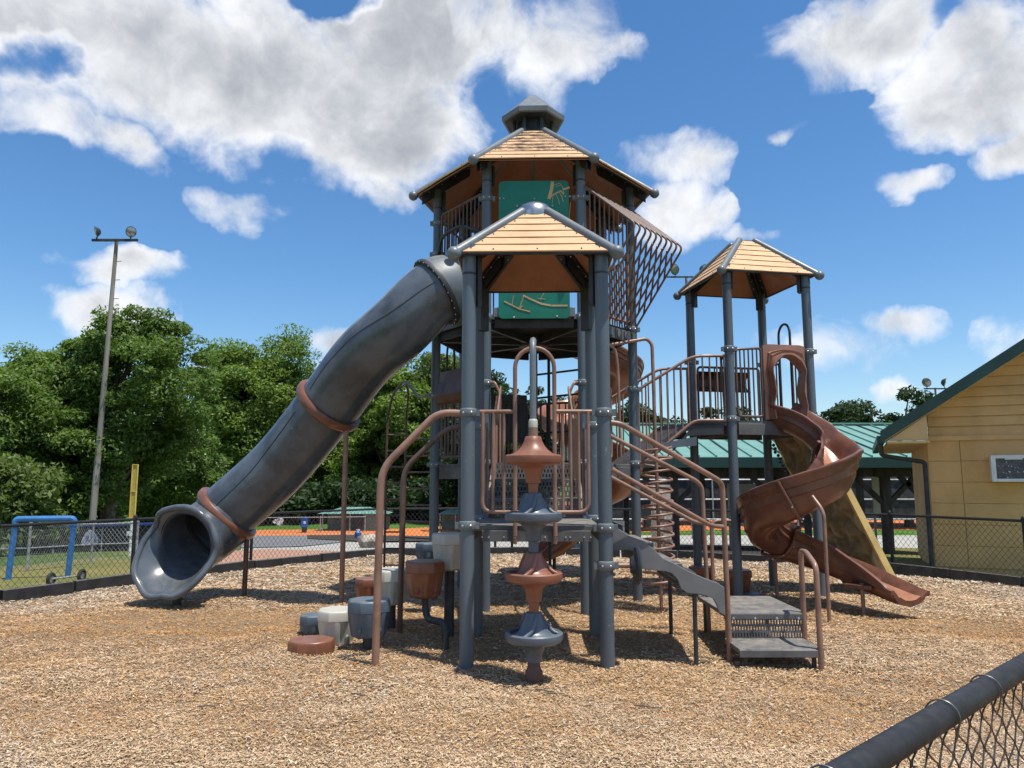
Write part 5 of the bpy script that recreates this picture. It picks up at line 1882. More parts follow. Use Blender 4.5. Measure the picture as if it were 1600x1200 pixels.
# ------------------------------------------------------------------ slides
def u_slide(path, half, hl, hr, m, name, label, n_up=None, taper=None, th=0.03):
    """open chute swept along a path; hl / hr wall heights (functions of t)"""
    pts = spline(path, 11)
    k = len(pts)
    vs, fs = [], []
    nsec = None
    for i, p in enumerate(pts):
        t = i / (k - 1)
        tg = (pts[min(i + 1, k - 1)] - pts[max(i - 1, 0)]).normalized()
        sd = tg.cross(Vector((0, 0, 1))).normalized()       # to the right of travel
        upv = sd.cross(tg).normalized()
        L, Rr, h = hl(t), hr(t), half(t)
        inner = [(-h - 0.05, L), (-h - 0.01, L * 0.7), (-h + 0.02, L * 0.35), (-h * 0.78, 0.045), (-h * 0.4, 0.008), (0, 0), (h * 0.4, 0.008), (h * 0.78, 0.045), (h - 0.02, Rr * 0.35), (h + 0.01, Rr * 0.7), (h + 0.05, Rr)]
        rim_r = [(h + 0.075, Rr + 0.022), (h + 0.105, Rr + 0.012), (h + 0.112, Rr - 0.02)]
        rim_l = [(-h - 0.112, L - 0.02), (-h - 0.105, L + 0.012), (-h - 0.075, L + 0.022)]
        outer = [(h + 0.092, Rr - 0.05), (h + 0.092, Rr * 0.73), (h + 0.062, Rr * 0.69), (h + 0.066, Rr * 0.48), (h + 0.036, Rr * 0.44), (h + 0.03, Rr * 0.20), (h * 0.8, -0.035), (0, -0.07), (-h * 0.8, -0.035), (-h - 0.03, L * 0.20), (-h - 0.036, L * 0.44), (-h - 0.066, L * 0.48), (-h - 0.062, L * 0.69), (-h - 0.092, L * 0.73), (-h - 0.092, L - 0.05)]
        sec = inner + rim_r + outer + rim_l
        nsec = len(sec)
        for x, y in sec:
            vs.append(p + sd * x + upv * y)
    for i in range(k - 1):
        for j in range(nsec):
            j2 = (j + 1) % nsec
            fs.append((i * nsec + j, (i + 1) * nsec + j, (i + 1) * nsec + j2, i * nsec + j2))
    fs.append(tuple(range(nsec)))
    fs.append(tuple((k - 1) * nsec + j for j in range(nsec))[::-1])
    q = MB()
    q.add(vs, fs)
    o = q.build(name, m, play, smooth=50, label=label)
    # lighter orange sheet over the running surface
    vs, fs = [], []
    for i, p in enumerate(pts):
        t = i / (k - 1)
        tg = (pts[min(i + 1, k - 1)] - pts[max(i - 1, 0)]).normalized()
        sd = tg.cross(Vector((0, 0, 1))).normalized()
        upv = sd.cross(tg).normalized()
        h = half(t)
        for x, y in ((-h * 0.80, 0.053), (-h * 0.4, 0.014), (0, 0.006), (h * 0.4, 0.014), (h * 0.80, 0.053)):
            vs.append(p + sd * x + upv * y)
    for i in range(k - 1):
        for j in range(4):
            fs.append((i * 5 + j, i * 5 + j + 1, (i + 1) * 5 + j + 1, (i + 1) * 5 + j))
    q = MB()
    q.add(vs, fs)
    q.build('slide_bed', mat('orange_bed_plastic', (0.36, 0.155, 0.075), 0.28, 0.14, 3.0), o, smooth=60)
    return o, pts


def sstep(t, a, b):
    x = min(max((t - a) / (b - a), 0), 1)
    return x * x * (3 - 2 * x)


SPC = Vector((3.885, 10.17, 0))
sp_path = [(3.93, 11.0, 2.53), (4.02, 10.78, 2.42)]
for i in range(16):
    th = 50 - 315 * i / 15
    rr_ = 0.51
    zz = 2.24 + (1.78 - 2.24) * (50 - th) / 50 if th > 0 else 1.78 + (0.62 - 1.78) * (-th / 265) ** 0.95
    sp_path.append((SPC.x + rr_ * math.cos(R_(th)), SPC.y + rr_ * math.sin(R_(th)), zz))
sp_path += [(4.16, 10.50, 0.53), (4.42, 10.12, 0.43), (4.60, 9.70, 0.33), (4.74, 9.36, 0.25), (4.80, 9.20, 0.23)]


def sp_hl(t):
    return (0.30 + 0.15 * sstep(t, 0.12, 0.28)) * (1 - 0.62 * sstep(t, 0.66, 0.80)) * (1 - 0.45 * sstep(t, 0.82, 1.0))


def sp_hr(t):
    return (0.30 + 0.09 * sstep(t, 0.62, 0.76)) * (1 - 0.68 * sstep(t, 0.84, 1.0))


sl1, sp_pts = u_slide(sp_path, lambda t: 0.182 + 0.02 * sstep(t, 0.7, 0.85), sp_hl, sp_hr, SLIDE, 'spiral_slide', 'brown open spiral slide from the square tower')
# joint flanges between the moulded sections
for idx in (36, 108, 178):
    p = sp_pts[idx]
    tg = (sp_pts[idx + 1] - sp_pts[idx - 1]).normalized()
    sd = tg.cross(Vector((0, 0, 1))).normalized()
    uv = sd.cross(tg)
    hl, hr = sp_hl(idx / (len(sp_pts) - 1)), sp_hr(idx / (len(sp_pts) - 1))
    fl = [(-0.315, hl + 0.0), (-0.28, 0.12), (-0.20, -0.06), (0, -0.09), (0.20, -0.06), (0.28, 0.12), (0.315, hr + 0.0)]
    q = MB()
    q.tube([p + sd * x + uv * y for x, y in fl], 0.026, 8)
    q.build('joint_flange', SLIDE, sl1, smooth=60)
    bq = MB()
    for x, y in (fl[1], fl[3], fl[5]):
        bq.sphere(p + sd * x * 1.06 + uv * (y - 0.03), 0.014, 6)
    bq.build('bolts', BOLT, sl1, kind='stuff')
MB().tube([(4.37, 9.50, -0.15), (4.37, 9.52, 0.40)], 0.025, 10).build('support_leg', BROWN, sl1, smooth=60)
MB().box((4.37, 9.56, 0.36), (0.34, 0.2, 0.05), rz=-0.8).build('foot_plate', SLIDE, sl1, bevel=0.01)
rail([(3.785, 9.14, -0.15), (3.785, 9.14, 1.30), (3.72, 9.30, 1.48)], 0.023, BROWN, sl1, 'support_leg', fr=0.1)

# moulded arch at its entrance
ar_l, ar_r = -0.115, HA - 0.075
zb, zt_ = Z3 + 0.0, 3.66
q = MB()
dF = T(0, -1) - T(0, 0)
cx, hw = (ar_l + ar_r) / 2, (ar_r - ar_l) / 2


def arch_inner(i, n=22):
    a = math.pi * i / n
    x = cx + 0.235 * math.cos(a) * (1.0 + 0.10 * math.sin(5 * a))
    z = 3.18 + 0.29 * math.sin(a)
    return x, z


ins_ = [(cx + 0.215, Z3 + 0.02), (cx + 0.25, Z3 + 0.22), (cx + 0.20, Z3 + 0.42)] + [arch_inner(i) for i in range(23)] + [(cx - 0.19, Z3 + 0.42), (cx - 0.25, Z3 + 0.24), (cx - 0.215, Z3 + 0.02)]
outs_ = []
for x, z in ins_:
    # project to the rectangular outline
    dx, dz = x - cx, z - 3.1
    if z < 3.1:
        outs_.append((cx + math.copysign(hw, dx), z))
    else:
        k2 = min(hw / max(abs(dx), 1e-6), (zt_ - 3.1) / max(dz, 1e-6))
        outs_.append((cx + dx * k2, 3.1 + dz * k2))
n = len(ins_)
prof = []
for f, d in ((0.0, 0.10), (0.12, 0.155), (0.26, 0.15), (0.30, 0.105), (0.42, 0.115), (0.46, 0.06), (0.56, 0.07), (0.60, 0.03), (1.0, 0.02), (1.0, -0.03), (0.0, -0.03)):
    prof.append([T(xi + (xo - xi) * f, -HA, zi + (zo - zi) * f) + dF * d for (xi, zi), (xo, zo) in zip(ins_, outs_)])
vs = [v for ring_ in prof for v in ring_]
fs = []
m_ = len(prof)
for i in range(m_):
    i2 = (i + 1) % m_
    for j in range(n - 1):
        fs.append((i * n + j, i * n + j + 1, i2 * n + j + 1, i2 * n + j))
fs.append(tuple(i * n for i in range(m_)))
fs.append(tuple(i * n + n - 1 for i in range(m_))[::-1])
q.add(vs, fs)
q.build('slide_arch', mat('arch_brown_plastic', (0.25, 0.125, 0.085), 0.4, 0.12, 4), sl1, smooth=40)

# second spiral slide behind the tall tower
sp2 = [(0.98, 12.30, 3.88), (1.22, 12.66, 3.82), (1.62, 12.86, 3.66), (1.98, 13.15, 3.48), (2.02, 13.60, 3.28), (1.70, 13.95, 3.08), (1.22, 14.0, 2.90), (0.88, 13.72, 2.72), (0.82, 13.28, 2.50), (1.08, 12.94, 2.26), (1.55, 12.90, 2.00), (1.92, 13.15, 1.72), (1.96, 13.6, 1.44), (1.66, 13.92, 1.20), (1.30, 13.8, 0.98), (1.12, 13.4, 0.80), (0.98, 13.1, 0.66), (0.78, 12.95, 0.48), (0.52, 12.86, 0.36), (0.40, 12.84, 0.34)]
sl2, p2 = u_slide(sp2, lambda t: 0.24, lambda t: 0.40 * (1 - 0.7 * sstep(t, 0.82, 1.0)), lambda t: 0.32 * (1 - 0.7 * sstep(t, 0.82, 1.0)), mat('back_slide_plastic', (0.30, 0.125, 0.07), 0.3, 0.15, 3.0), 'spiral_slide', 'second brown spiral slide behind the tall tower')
MB().tube([(0.72, 12.9, -0.15), (0.72, 12.9, 0.42)], 0.03, 10).build('support_leg', GREYD, sl2)
MB().tube([(1.42, 13.42, -0.2), (1.42, 13.42, 3.0)], 0.05, 14).build('centre_pole', BROWND, sl2)

# ------------------------------------------------------------------ grey tube slide
tpath = [(-0.72, 10.22, 4.32), (-1.04, 9.97, 4.24), (-1.55, 9.93, 3.73), (-2.06, 10.18, 3.34), (-2.63, 10.55, 2.72), (-3.38, 10.85, 1.89), (-4.12, 10.94, 1.22), (-4.22, 10.86, 1.06), (-4.40, 10.66, 0.88), (-4.47, 10.42, 0.80)]
tp = spline(tpath, 10)
TRR = 0.445


def frames(pts):
    out = []
    for i, p in enumerate(pts):
        t = (pts[min(i + 1, len(pts) - 1)] - pts[max(i - 1, 0)]).normalized()
        sd = t.cross(Vector((0, 0, 1))).normalized()
        out.append((p, t, sd, sd.cross(t).normalized()))
    return out


FRM = frames(tp)
NT_ = 40


def tube_shell(fr, r0, r1):
    q = MB()
    vs, fs = [], []
    k = len(fr)
    for r in (r0, r1):
        for p, t, sd, u in fr:
            for j in range(NT_):
                a = 2 * math.pi * j / NT_
                vs.append(p + (sd * math.cos(a) + u * math.sin(a)) * r)
    for s in range(2):
        for i in range(k - 1):
            for j in range(NT_):
                j2 = (j + 1) % NT_
                f = (s * k * NT_ + i * NT_ + j, s * k * NT_ + (i + 1) * NT_ + j, s * k * NT_ + (i + 1) * NT_ + j2, s * k * NT_ + i * NT_ + j2)
                fs.append(f if s == 0 else f[::-1])
    for i in (0, k - 1):
        for j in range(NT_):
            j2 = (j + 1) % NT_
            f = (i * NT_ + j, i * NT_ + j2, k * NT_ + i * NT_ + j2, k * NT_ + i * NT_ + j)
            fs.append(f if i == 0 else f[::-1])
    q.add(vs, fs)
    return q


iC1, iC2 = 40, 61            # where the brown collars sit
ts = tube_shell(FRM[10:iC1 + 1], TRR, TRR - 0.025).build('tube_slide', TUBE, play, smooth=60, label='long grey curved tube slide with brown collars')
tube_shell(FRM[iC1:iC2 + 1], TRR - 0.008, TRR - 0.03).build('tube_section', TUBE, ts, smooth=60)
tube_shell(FRM[0:11], TRR + 0.03, TRR - 0.02).build('tube_hood', GREYL, ts, smooth=60)
for i, mname in ((iC1, 'tube_collar'), (iC2, 'tube_collar')):
    p, t, sd, u = FRM[i]
    q = MB()
    prof = [(TRR - 0.01, -0.085), (TRR + 0.045, -0.085), (TRR + 0.065, -0.06), (TRR + 0.068, 0.0), (TRR + 0.055, 0.03), (TRR + 0.03, 0.045), (TRR - 0.01, 0.045)]
    q.lathe(prof, p, n=44, axis=t, cap=False)
    q.build(mname, mat('collar_brown_plastic', (0.185, 0.08, 0.05), 0.3, 0.15, 4), ts, smooth=40)
# dark bolted flange where the hood meets the tube
p, t, sd, u = FRM[10]
MB().lathe([(TRR - 0.02, -0.03), (TRR + 0.055, -0.03), (TRR + 0.06, 0.0), (TRR + 0.055, 0.03), (TRR - 0.01, 0.03)], p, n=44, axis=t, cap=False).build('bolted_flange', GREYD, ts, smooth=40)
q = MB()
for j in range(26):
    a = 2 * math.pi * j / 26
    q.sphere(p + (sd * math.cos(a) + u * math.sin(a)) * (TRR + 0.045) + t * 0.032, 0.011, 6)
q.build('bolts', BOLT, ts, kind='stuff')
# moulding seam along the flank
for sg in (-1, 1):
    MB().tube([p + (sd * math.cos(0.18) * sg + u * math.sin(0.18)) * (TRR + 0.0) for p, t, sd, u in FRM[11:iC1 - 1]], 0.007, 6).build('seam', GREYD, ts)
    MB().tube([p + (sd * math.cos(0.18) * sg + u * math.sin(0.18)) * (TRR - 0.007) for p, t, sd, u in FRM[iC1 + 2:iC2 - 1]], 0.006, 6).build('seam', GREYD, ts)
# flat face plate on the tower side, with the grey shoulder over it
fA, fB = hv(5), hv(6)
fm = (fA + fB) / 2
fe = (fB - fA).normalized()
fo = up(fm - HEPT_C, 0).normalized()
MB().prism([up(fm, Z4 - 0.05) - fe * 0.55 + fo * 0.03, up(fm, Z4 - 0.05) + fe * 0.55 + fo * 0.03, up(fm, 4.82) + fe * 0.55 + fo * 0.03, up(fm, 4.95) + fo * 0.03, up(fm, 4.82) - fe * 0.55 + fo * 0.03], fo * 0.03).build('entry_plate', GREYL, ts, smooth=0)
rail([up(fA, 5.02) + fe * 0.07 + fo * 0.02, up(fA, 5.02) + fe * 0.22 + fo * 0.10, up(fA, 5.16) + fe * 0.38 + fo * 0.16, up(fA, 5.20) + fe * 0.86 + fo * 0.16, up(fB, 5.05) - fe * 0.1 + fo * 0.03], 0.024, GREYD, ts, 'entry_rail', fr=0.10)

p, t, sd, u = FRM[-14]
MB().lathe([(TRR - 0.02, -0.03), (TRR - 0.055, -0.025), (TRR - 0.06, 0.0), (TRR - 0.055, 0.025), (TRR - 0.02, 0.03)], p, n=44, axis=t, cap=False).build('inner_joint', GREYD, ts, smooth=40)
# flared exit: the lower lip reaches out and rolls over
p, t, sd, u = FRM[iC2]
ex_fr = FRM[iC2:]
vs, fs = [], []
NE = 64
rows_ = []
last = ex_fr[-1]
xd = Vector((-0.36, -0.92, -0.12)).normalized()
xsd = xd.cross(Vector((0, 0, 1))).normalized()
xu = xsd.cross(xd).normalized()
for p, t, sd, u in ex_fr[:-1]:
    rows_.append([p + (sd * math.cos(2 * math.pi * j / NE) + u * math.sin(2 * math.pi * j / NE)) * (TRR + 0.004) for j in range(NE)])
endc = last[0]


def lip(j, f):
    a = 2 * math.pi * j / NE
    dn = -math.sin(a - 0.22)
    low = sstep(dn, -0.35, 1.0)                     # broad tongue along the lower half
    side = abs(math.cos(a))
    wav = 0.012 * math.cos(6 * a + 0.6) + 0.010 * math.sin(9 * a)
    ext = 0.05 + 0.42 * low + 0.04 * max(0, math.sin(a)) + wav
    fl = 0.09 + 0.06 * low + 0.05 * side + 0.6 * wav
    drop = -0.07 * low
    r = TRR + 0.004 + fl * f * f
    return endc + (xsd * math.cos(a) + xu * math.sin(a)) * r + xd * (ext * f) + Vector((0, 0, drop * f * f + 0.05 * low * f ** 4))


for f in (0.0, 0.2, 0.4, 0.6, 0.8, 1.0):
    rows_.append([lip(j, f) for j in range(NE)])
no = len(rows_)
inner_rows = []
for i, row_ in enumerate(rows_):
    cen = sum(row_, Vector()) / NE
    inner_rows.append([q_ + (cen - q_).normalized() * 0.03 for q_ in row_])
allr = rows_ + inner_rows[::-1]
for r_ in allr:
    vs += r_
for i in range(len(allr) - 1):
    for j in range(NE):
        j2 = (j + 1) % NE
        fs.append((i * NE + j, (i + 1) * NE + j, (i + 1) * NE + j2, i * NE + j2))
q = MB()
q.add(vs, fs)
exo = q.build('slide_exit', TUBE, ts, smooth=70)
rimp = [(a_ + b_) / 2 for a_, b_ in zip(rows_[-1], inner_rows[-1])]
MB().tube(rimp, 0.042, 12, closed=True).build('exit_lip', TUBE, exo, smooth=70)
MB().tube([up(endc + Vector((-0.05, -0.12, 0)), -0.15), up(endc + Vector((-0.05, -0.12, 0)), 0.24)], 0.06, 12).build('exit_foot', GREYD, exo)
# legs
p1 = FRM[iC1]
p2_ = FRM[iC2]
for (fr_, dx) in ((p1, 0.0), (p2_, -0.05)):
    b_ = fr_[0] - fr_[3] * (TRR + 0.05)
    MB().tube([(b_.x + dx, b_.y, -0.2), (b_.x + dx, b_.y, b_.z + (0.03 if dx == 0 else 0.16))], 0.036, 12).build('support_leg', BROWN if dx == 0 else BROWND, ts, smooth=60)

# ------------------------------------------------------------------ disc climber in front
dcx, dcy = 0.185, 6.50
dm_b = mat('disc_brown_plastic', (0.235, 0.09, 0.055), 0.36, 0.12, 4.0, 0.02, 60, dust=0.12)
dm_g = mat('disc_slate_plastic', (0.085, 0.11, 0.14), 0.36, 0.12, 4.0, 0.02, 60, dust=0.15)
dc = MB().tube(fillet([(dcx, dcy, -0.1), (dcx, dcy, 2.92), (dcx + 0.02, S(0, 0).y - 0.05, 2.98)], 0.16, 6), 0.030, 14).build('disc_climber', GREYL, play, smooth=60, label='upright pole with four brown and slate discs in front of the tower')
MB().lathe([(0.031, 2.13), (0.040, 2.135), (0.041, 2.19), (0.036, 2.205), (0.031, 2.21)], (dcx, dcy, 0), n=18, cap=False).build('pole_cap', POD_WHITE, dc)
MB().lathe([(0.031, 2.04), (0.044, 2.045), (0.040, 2.13), (0.031, 2.135)], (dcx, dcy, 0), n=18, cap=False).build('pole_sleeve', BROWN, dc)
MB().lathe([(0.05, 0.0), (0.075, 0.02), (0.075, 0.10), (0.055, 0.14), (0.05, 0.20), (0.045, 0.22)], (dcx, dcy, -0.02), n=14).build('disc_foot', mat('foot_brown', (0.09, 0.04, 0.028), 0.5), dc)
for z, mm, fin in ((1.865, dm_b, False), (1.375, dm_g, True), (0.87, dm_b, True), (0.375, dm_g, True)):
    prof = [(0.032, -0.31), (0.042, -0.308), (0.046, -0.215), (0.066, -0.21), (0.070, -0.155), (0.082, -0.11), (0.11, -0.075), (0.15, -0.058), (0.218, -0.050), (0.242, -0.034), (0.249, -0.006), (0.247, 0.022), (0.233, 0.033), (0.20, 0.037), (0.17, 0.046), (0.13, 0.076), (0.10, 0.112), (0.08, 0.152), (0.071, 0.187), (0.064, 0.193), (0.036, 0.194)]
    if fin:
        prof[13:16] = [(0.208, 0.030), (0.198, 0.008), (0.16, 0.012), (0.125, 0.045)]
    d_ = MB().lathe(prof, (dcx, dcy, z), n=40).build('disc', mm, dc, smooth=42)
    if fin:
        for k in range(3):
            q = MB()
            pts = []
            for i in range(9):
                s = i / 8
                a = -2.05 + k * 2.094 + 0.75 * s
                rr = 0.21 - 0.135 * s ** 0.7
                zz = 0.015 + 0.17 * s ** 1.5
                pts.append(Vector((dcx + rr * math.cos(a), dcy + rr * math.sin(a), z + zz)))
            q.tube(pts, 0.014, 8, rs=[0.012, 0.018, 0.021, 0.022, 0.022, 0.020, 0.018, 0.015, 0.010])
            q.build('fin', mm, d_, smooth=60)

# ------------------------------------------------------------------ pod-climb handrails and the stair flight
rail([S(-HA - PR, 0.0, 2.31), S(-0.93, -0.02, 2.31), (-1.215, 6.94, 1.78), (-1.228, 6.93, -0.15)], 0.035, BROWN, play, 'handrail', 0.16, 14)
rail([S(-HA - PR, A, 2.29), S(-0.98, A + 0.0, 2.26), (-1.205, 8.3, 1.80), (-1.215, 8.3, -0.15)], 0.031, BROWND, play, 'handrail', 0.16, 14)


def ston(pxs, Y):
    return [Yd(x, y, Y) for x, y in pxs]


outline = [(952, 822), (966, 826), (985, 838), (1008, 846), (1022, 858), (1036, 872), (1055, 881), (1075, 892), (1100, 903), (1122, 911), (1132, 918), (1133, 962), (1124, 957), (1119, 944), (1114, 935), (1098, 929), (1074, 927), (1064, 920), (1059, 906), (1050, 896), (1040, 893), (1008, 890), (998, 880), (990, 862), (982, 859), (952, 861)]
flt = MB().prism(ston(outline, 7.14), (0, 0.03, 0)).build('stair_flight', mat('stringer_grey', (0.15, 0.155, 0.16), 0.55, 0.08, 3), play, smooth=0, bevel=0.006, label='grey wavy-sided stairs with brown handrails')
rear_o = [p + Vector((0, 1.08, 0)) for p in ston(outline, 7.14)]
MB().prism(rear_o, (0, 0.03, 0)).build('stringer', mat('stringer_grey', (0, 0, 0)), flt, smooth=0)
for i in range(3):
    x = 1.06 + i * 0.27
    z = 1.07 - i * 0.19
    MB().box((x + 0.13, 7.7, z), (0.30, 1.06, 0.035)).build('tread', DECKM, flt, bevel=0.005)
    riser(Vector((x - 0.01, 7.7, z + 0.01)), 1.04, 0.175, Vector((0, 1, 0)), flt)
# landing, its pierced front and the low step
MB().box((2.455, 7.94, 0.385), (0.80, 1.04, 0.045)).build('landing', DECKM, flt, bevel=0.008)
MB().box((2.455, 7.425, 0.37), (0.80, 0.03, 0.055)).build('landing_lip', DECKM, flt, bevel=0.006)
riser(Vector((2.455, 7.43, 0.155)), 0.78, 0.20, Vector((1, 0, 0)), flt, slots=26)
MB().box((2.43, 7.18, 0.145), (0.76, 0.48, 0.045)).build('low_step', DECKM, flt, bevel=0.008)
MB().box((2.43, 6.944, 0.128), (0.764, 0.026, 0.066)).build('step_lip', DECKM, flt, bevel=0.006)
q = MB()
for x in (2.14, 2.35, 2.56, 2.77):
    q.sphere((x, 7.408, 0.352), 0.014, 8)
q.build('bolts', BOLT, flt, kind='stuff')
for x, y, h in ((2.12, 7.0, 0.12), (2.74, 7.0, 0.12), (2.12, 8.4, 0.36), (2.8, 8.4, 0.36), (1.72, 7.2, 0.62), (1.72, 8.3, 0.62)):
    MB().tube([(x, y, -0.15), (x, y, h)], 0.021, 10).build('leg', GREYD, flt)
# handrails: front pair meets one upright, rear pair another
rail([S(HA + PR, -0.02, 2.215), S(HA + 0.16, -0.03, 2.20), (1.99, 7.20, 1.675), (2.035, 7.25, 1.62), (2.055, 7.27, -0.15)], 0.026, BROWN, flt, 'handrail', 0.09, 12)
rail([S(HA + PR, -0.02, 1.78), (1.90, 7.19, 1.245), (2.035, 7.25, 1.235)], 0.022, BROWN, flt, 'handrail', 0.10, 10)
rail([S(HA + PR, A, 2.235), (2.06, 8.36, 1.67), (2.125, 8.38, 1.60), (2.155, 8.38, -0.15)], 0.024, BROWN, flt, 'handrail', 0.09, 12)
rail([S(HA + PR, A, 1.78), (2.02, 8.36, 1.22), (2.12, 8.38, 1.20)], 0.022, BROWN, flt, 'handrail', 0.10, 10)
rail([(2.83, 7.43, -0.15), (2.83, 7.43, 0.99), (2.80, 7.22, 1.0), (2.78, 6.95, 0.90), (2.78, 6.94, -0.15)], 0.026, BROWN, flt, 'handrail', 0.07, 12)
rail([(2.80, 10.6, -0.15), (2.80, 10.6, 1.11), (3.70, 10.74, 1.10), (3.745, 10.76, -0.15)], 0.026, BROWN, play, 'balance_rail', 0.12, 12)
# spinner disc on a short axle from the front post
a0 = up(FT['FR'], 0.90) + Vector((0.07, 0, 0))
sdk = MB().tube([a0, a0 + Vector((0.17, 0, 0))], 0.024, 12).build('spinner', BROWN, play)
MB().lathe([(0.02, -0.05), (0.07, -0.045), (0.10, -0.01), (0.165, 0.0), (0.178, 0.018), (0.165, 0.036), (0.05, 0.03), (0.02, 0.035)], a0 + Vector((0.20, 0, 0)), n=32, axis=(1, 0, 0)).build('spinner_disc', mat('spinner_dark_plastic', (0.035, 0.042, 0.05), 0.35), sdk)

# ------------------------------------------------------------------ coil climber
cxx, cyy = 1.945, 10.0
pole = rail([(cxx + 0.01, cyy, -0.15), (cxx - 0.03, cyy, 3.52), (cxx - 0.10, cyy, 3.60), (1.36, 9.93, 3.50), (1.06, 9.86, 3.45)], 0.024, BROWN, play, 'coil_climber', 0.16, 12, 'brown coil climber wound round a tall hooked pole')
pts = []
for i in range(13 * 20 + 1):
    a = 2 * math.pi * i / 20
    pts.append(Vector((cxx - 0.01 + 0.20 * math.cos(a), cyy + 0.20 * math.sin(a), 0.26 + (2.12 - 0.26) * i / (13 * 20))))
MB().tube(pts, 0.0165, 8).build('coil', BROWN, pole, smooth=60)
for k in range(7):
    a = 0.6
    z = 0.26 + 1.86 * (2 * k * 20 + 2) / 260
    MB().tube([(cxx, cyy, z), (cxx - 0.01 + 0.20 * math.cos(a), cyy + 0.20 * math.sin(a), z)], 0.013, 6).build('coil_strut', BROWN, pole)
rail([(1.06, 9.86, 3.46), (1.36, 9.72, 3.47), (1.40, 9.72, 3.2), (1.42, 9.72, 1.98)], 0.02, BROWN, play, 'grab_bar', 0.18, 10)

# ------------------------------------------------------------------ curved ladder at the far left
L0, L1 = Vector((-2.12, 12.6, 0)), Vector((-1.80, 12.6, 0))
ld = None
for b_, tx in ((L0, -1.98), (L1, -1.72)):
    r_ = rail([up(b_, -0.15), up(b_, 2.75), Vector((tx, 12.3, 3.12)), Vector((-1.75, 12.0, 3.30)), Vector((-1.42, 11.3, 2.92)), up(hv(5), 2.92) + Vector((-0.06, 0, 0))], 0.019, BROWND, ld or play, 'side_rail' if ld else 'curved_ladder', 0.15, 10)
    if ld is None:
        ld = r_
        ld['label'] = 'dark curved ladder with rungs at the side of the tall tower'
for i in range(9):
    z = 0.28 + 0.27 * i
    MB().tube([up(L0, z), up(L1, z + 0.0)], 0.014, 8).build('rung', BROWND, ld)
    MB().tube([up(L1, z - 0.09), up(hv(4) + Vector((-0.35, 0.2, 0)), z - 0.09)], 0.013, 8).build('rung', BROWND, ld)

# ------------------------------------------------------------------ moulded rock wall of the square tower
ru, rv = 26, 34
c00, c10 = T(HA + 0.05, -HA + 0.10, Z3 + 0.02), T(HA + 0.05, HA - 0.02, Z3 + 0.02)
c01, c11 = Vector((5.72, 11.12, -0.12)), Vector((5.48, 12.32, -0.12))
nr_ = (c10 - c00).cross(c01 - c00).normalized()
if nr_.z > 0:
    nr_ = -nr_
vs, fs = [], []
for i in range(ru):
    for j in range(rv):
        s, t_ = i / (ru - 1), j / (rv - 1)
        p = c00.lerp(c10, s).lerp(c01.lerp(c11, s), t_)
        h = 0.0
        # big moulded boulders: cellular bumps
        best, sec = 9, 9
        for gx in range(4):
            for gy in range(6):
                hx = (gx + 0.5 + 0.33 * math.sin(gx * 12.9 + gy * 7.7)) / 4
                hy = (gy + 0.5 + 0.33 * math.cos(gx * 4.1 + gy * 9.3)) / 6
                d_ = math.hypot((s - hx) * 1.1, (t_ - hy) * 2.4)
                if d_ < best:
                    best, sec = d_, best
                elif d_ < sec:
                    sec = d_
        h = 0.10 * min(1.0, (sec - best) * 5) * (1.1 - best)
        if i in (0, ru - 1) or j in (0, rv - 1):
            h = 0
        vs.append(p + nr_ * h)
for i in range(ru - 1):
    for j in range(rv - 1):
        fs.append((i * rv + j, i * rv + j + 1, (i + 1) * rv + j + 1, (i + 1) * rv + j))
q = MB()
q.add(vs, fs)
rw = q.build('rock_wall', ROCKW, play, smooth=28, label='tan moulded rock climbing wall leaning from the square tower')
q = MB().prism([c00, c10, c11, c01], -nr_ * 0.06)
q.build('wall_back', ROCKW, rw, smooth=0)
for a_, b_ in ((c00, c01), (c10, c11)):
    MB().bar(a_ - nr_ * 0.01, b_ - nr_ * 0.01, 0.05, 0.10, up=nr_).build('wall_edge', ROCKE, rw)
q = MB()
for i in range(18):
    t_ = i / 17
    q.sphere(c10.lerp(c11, t_ * 0.35) + nr_ * 0.08 + Vector((-0.03, -0.02 + 0.05 * math.sin(i * 2.0), 0)), 0.03, 6)
q.build('chain', GREYD, rw, kind='stuff')

# =================================================================== stepping pods
def oct_prof(c, r, z0, z1, m_, ratio=1.0):
    pass


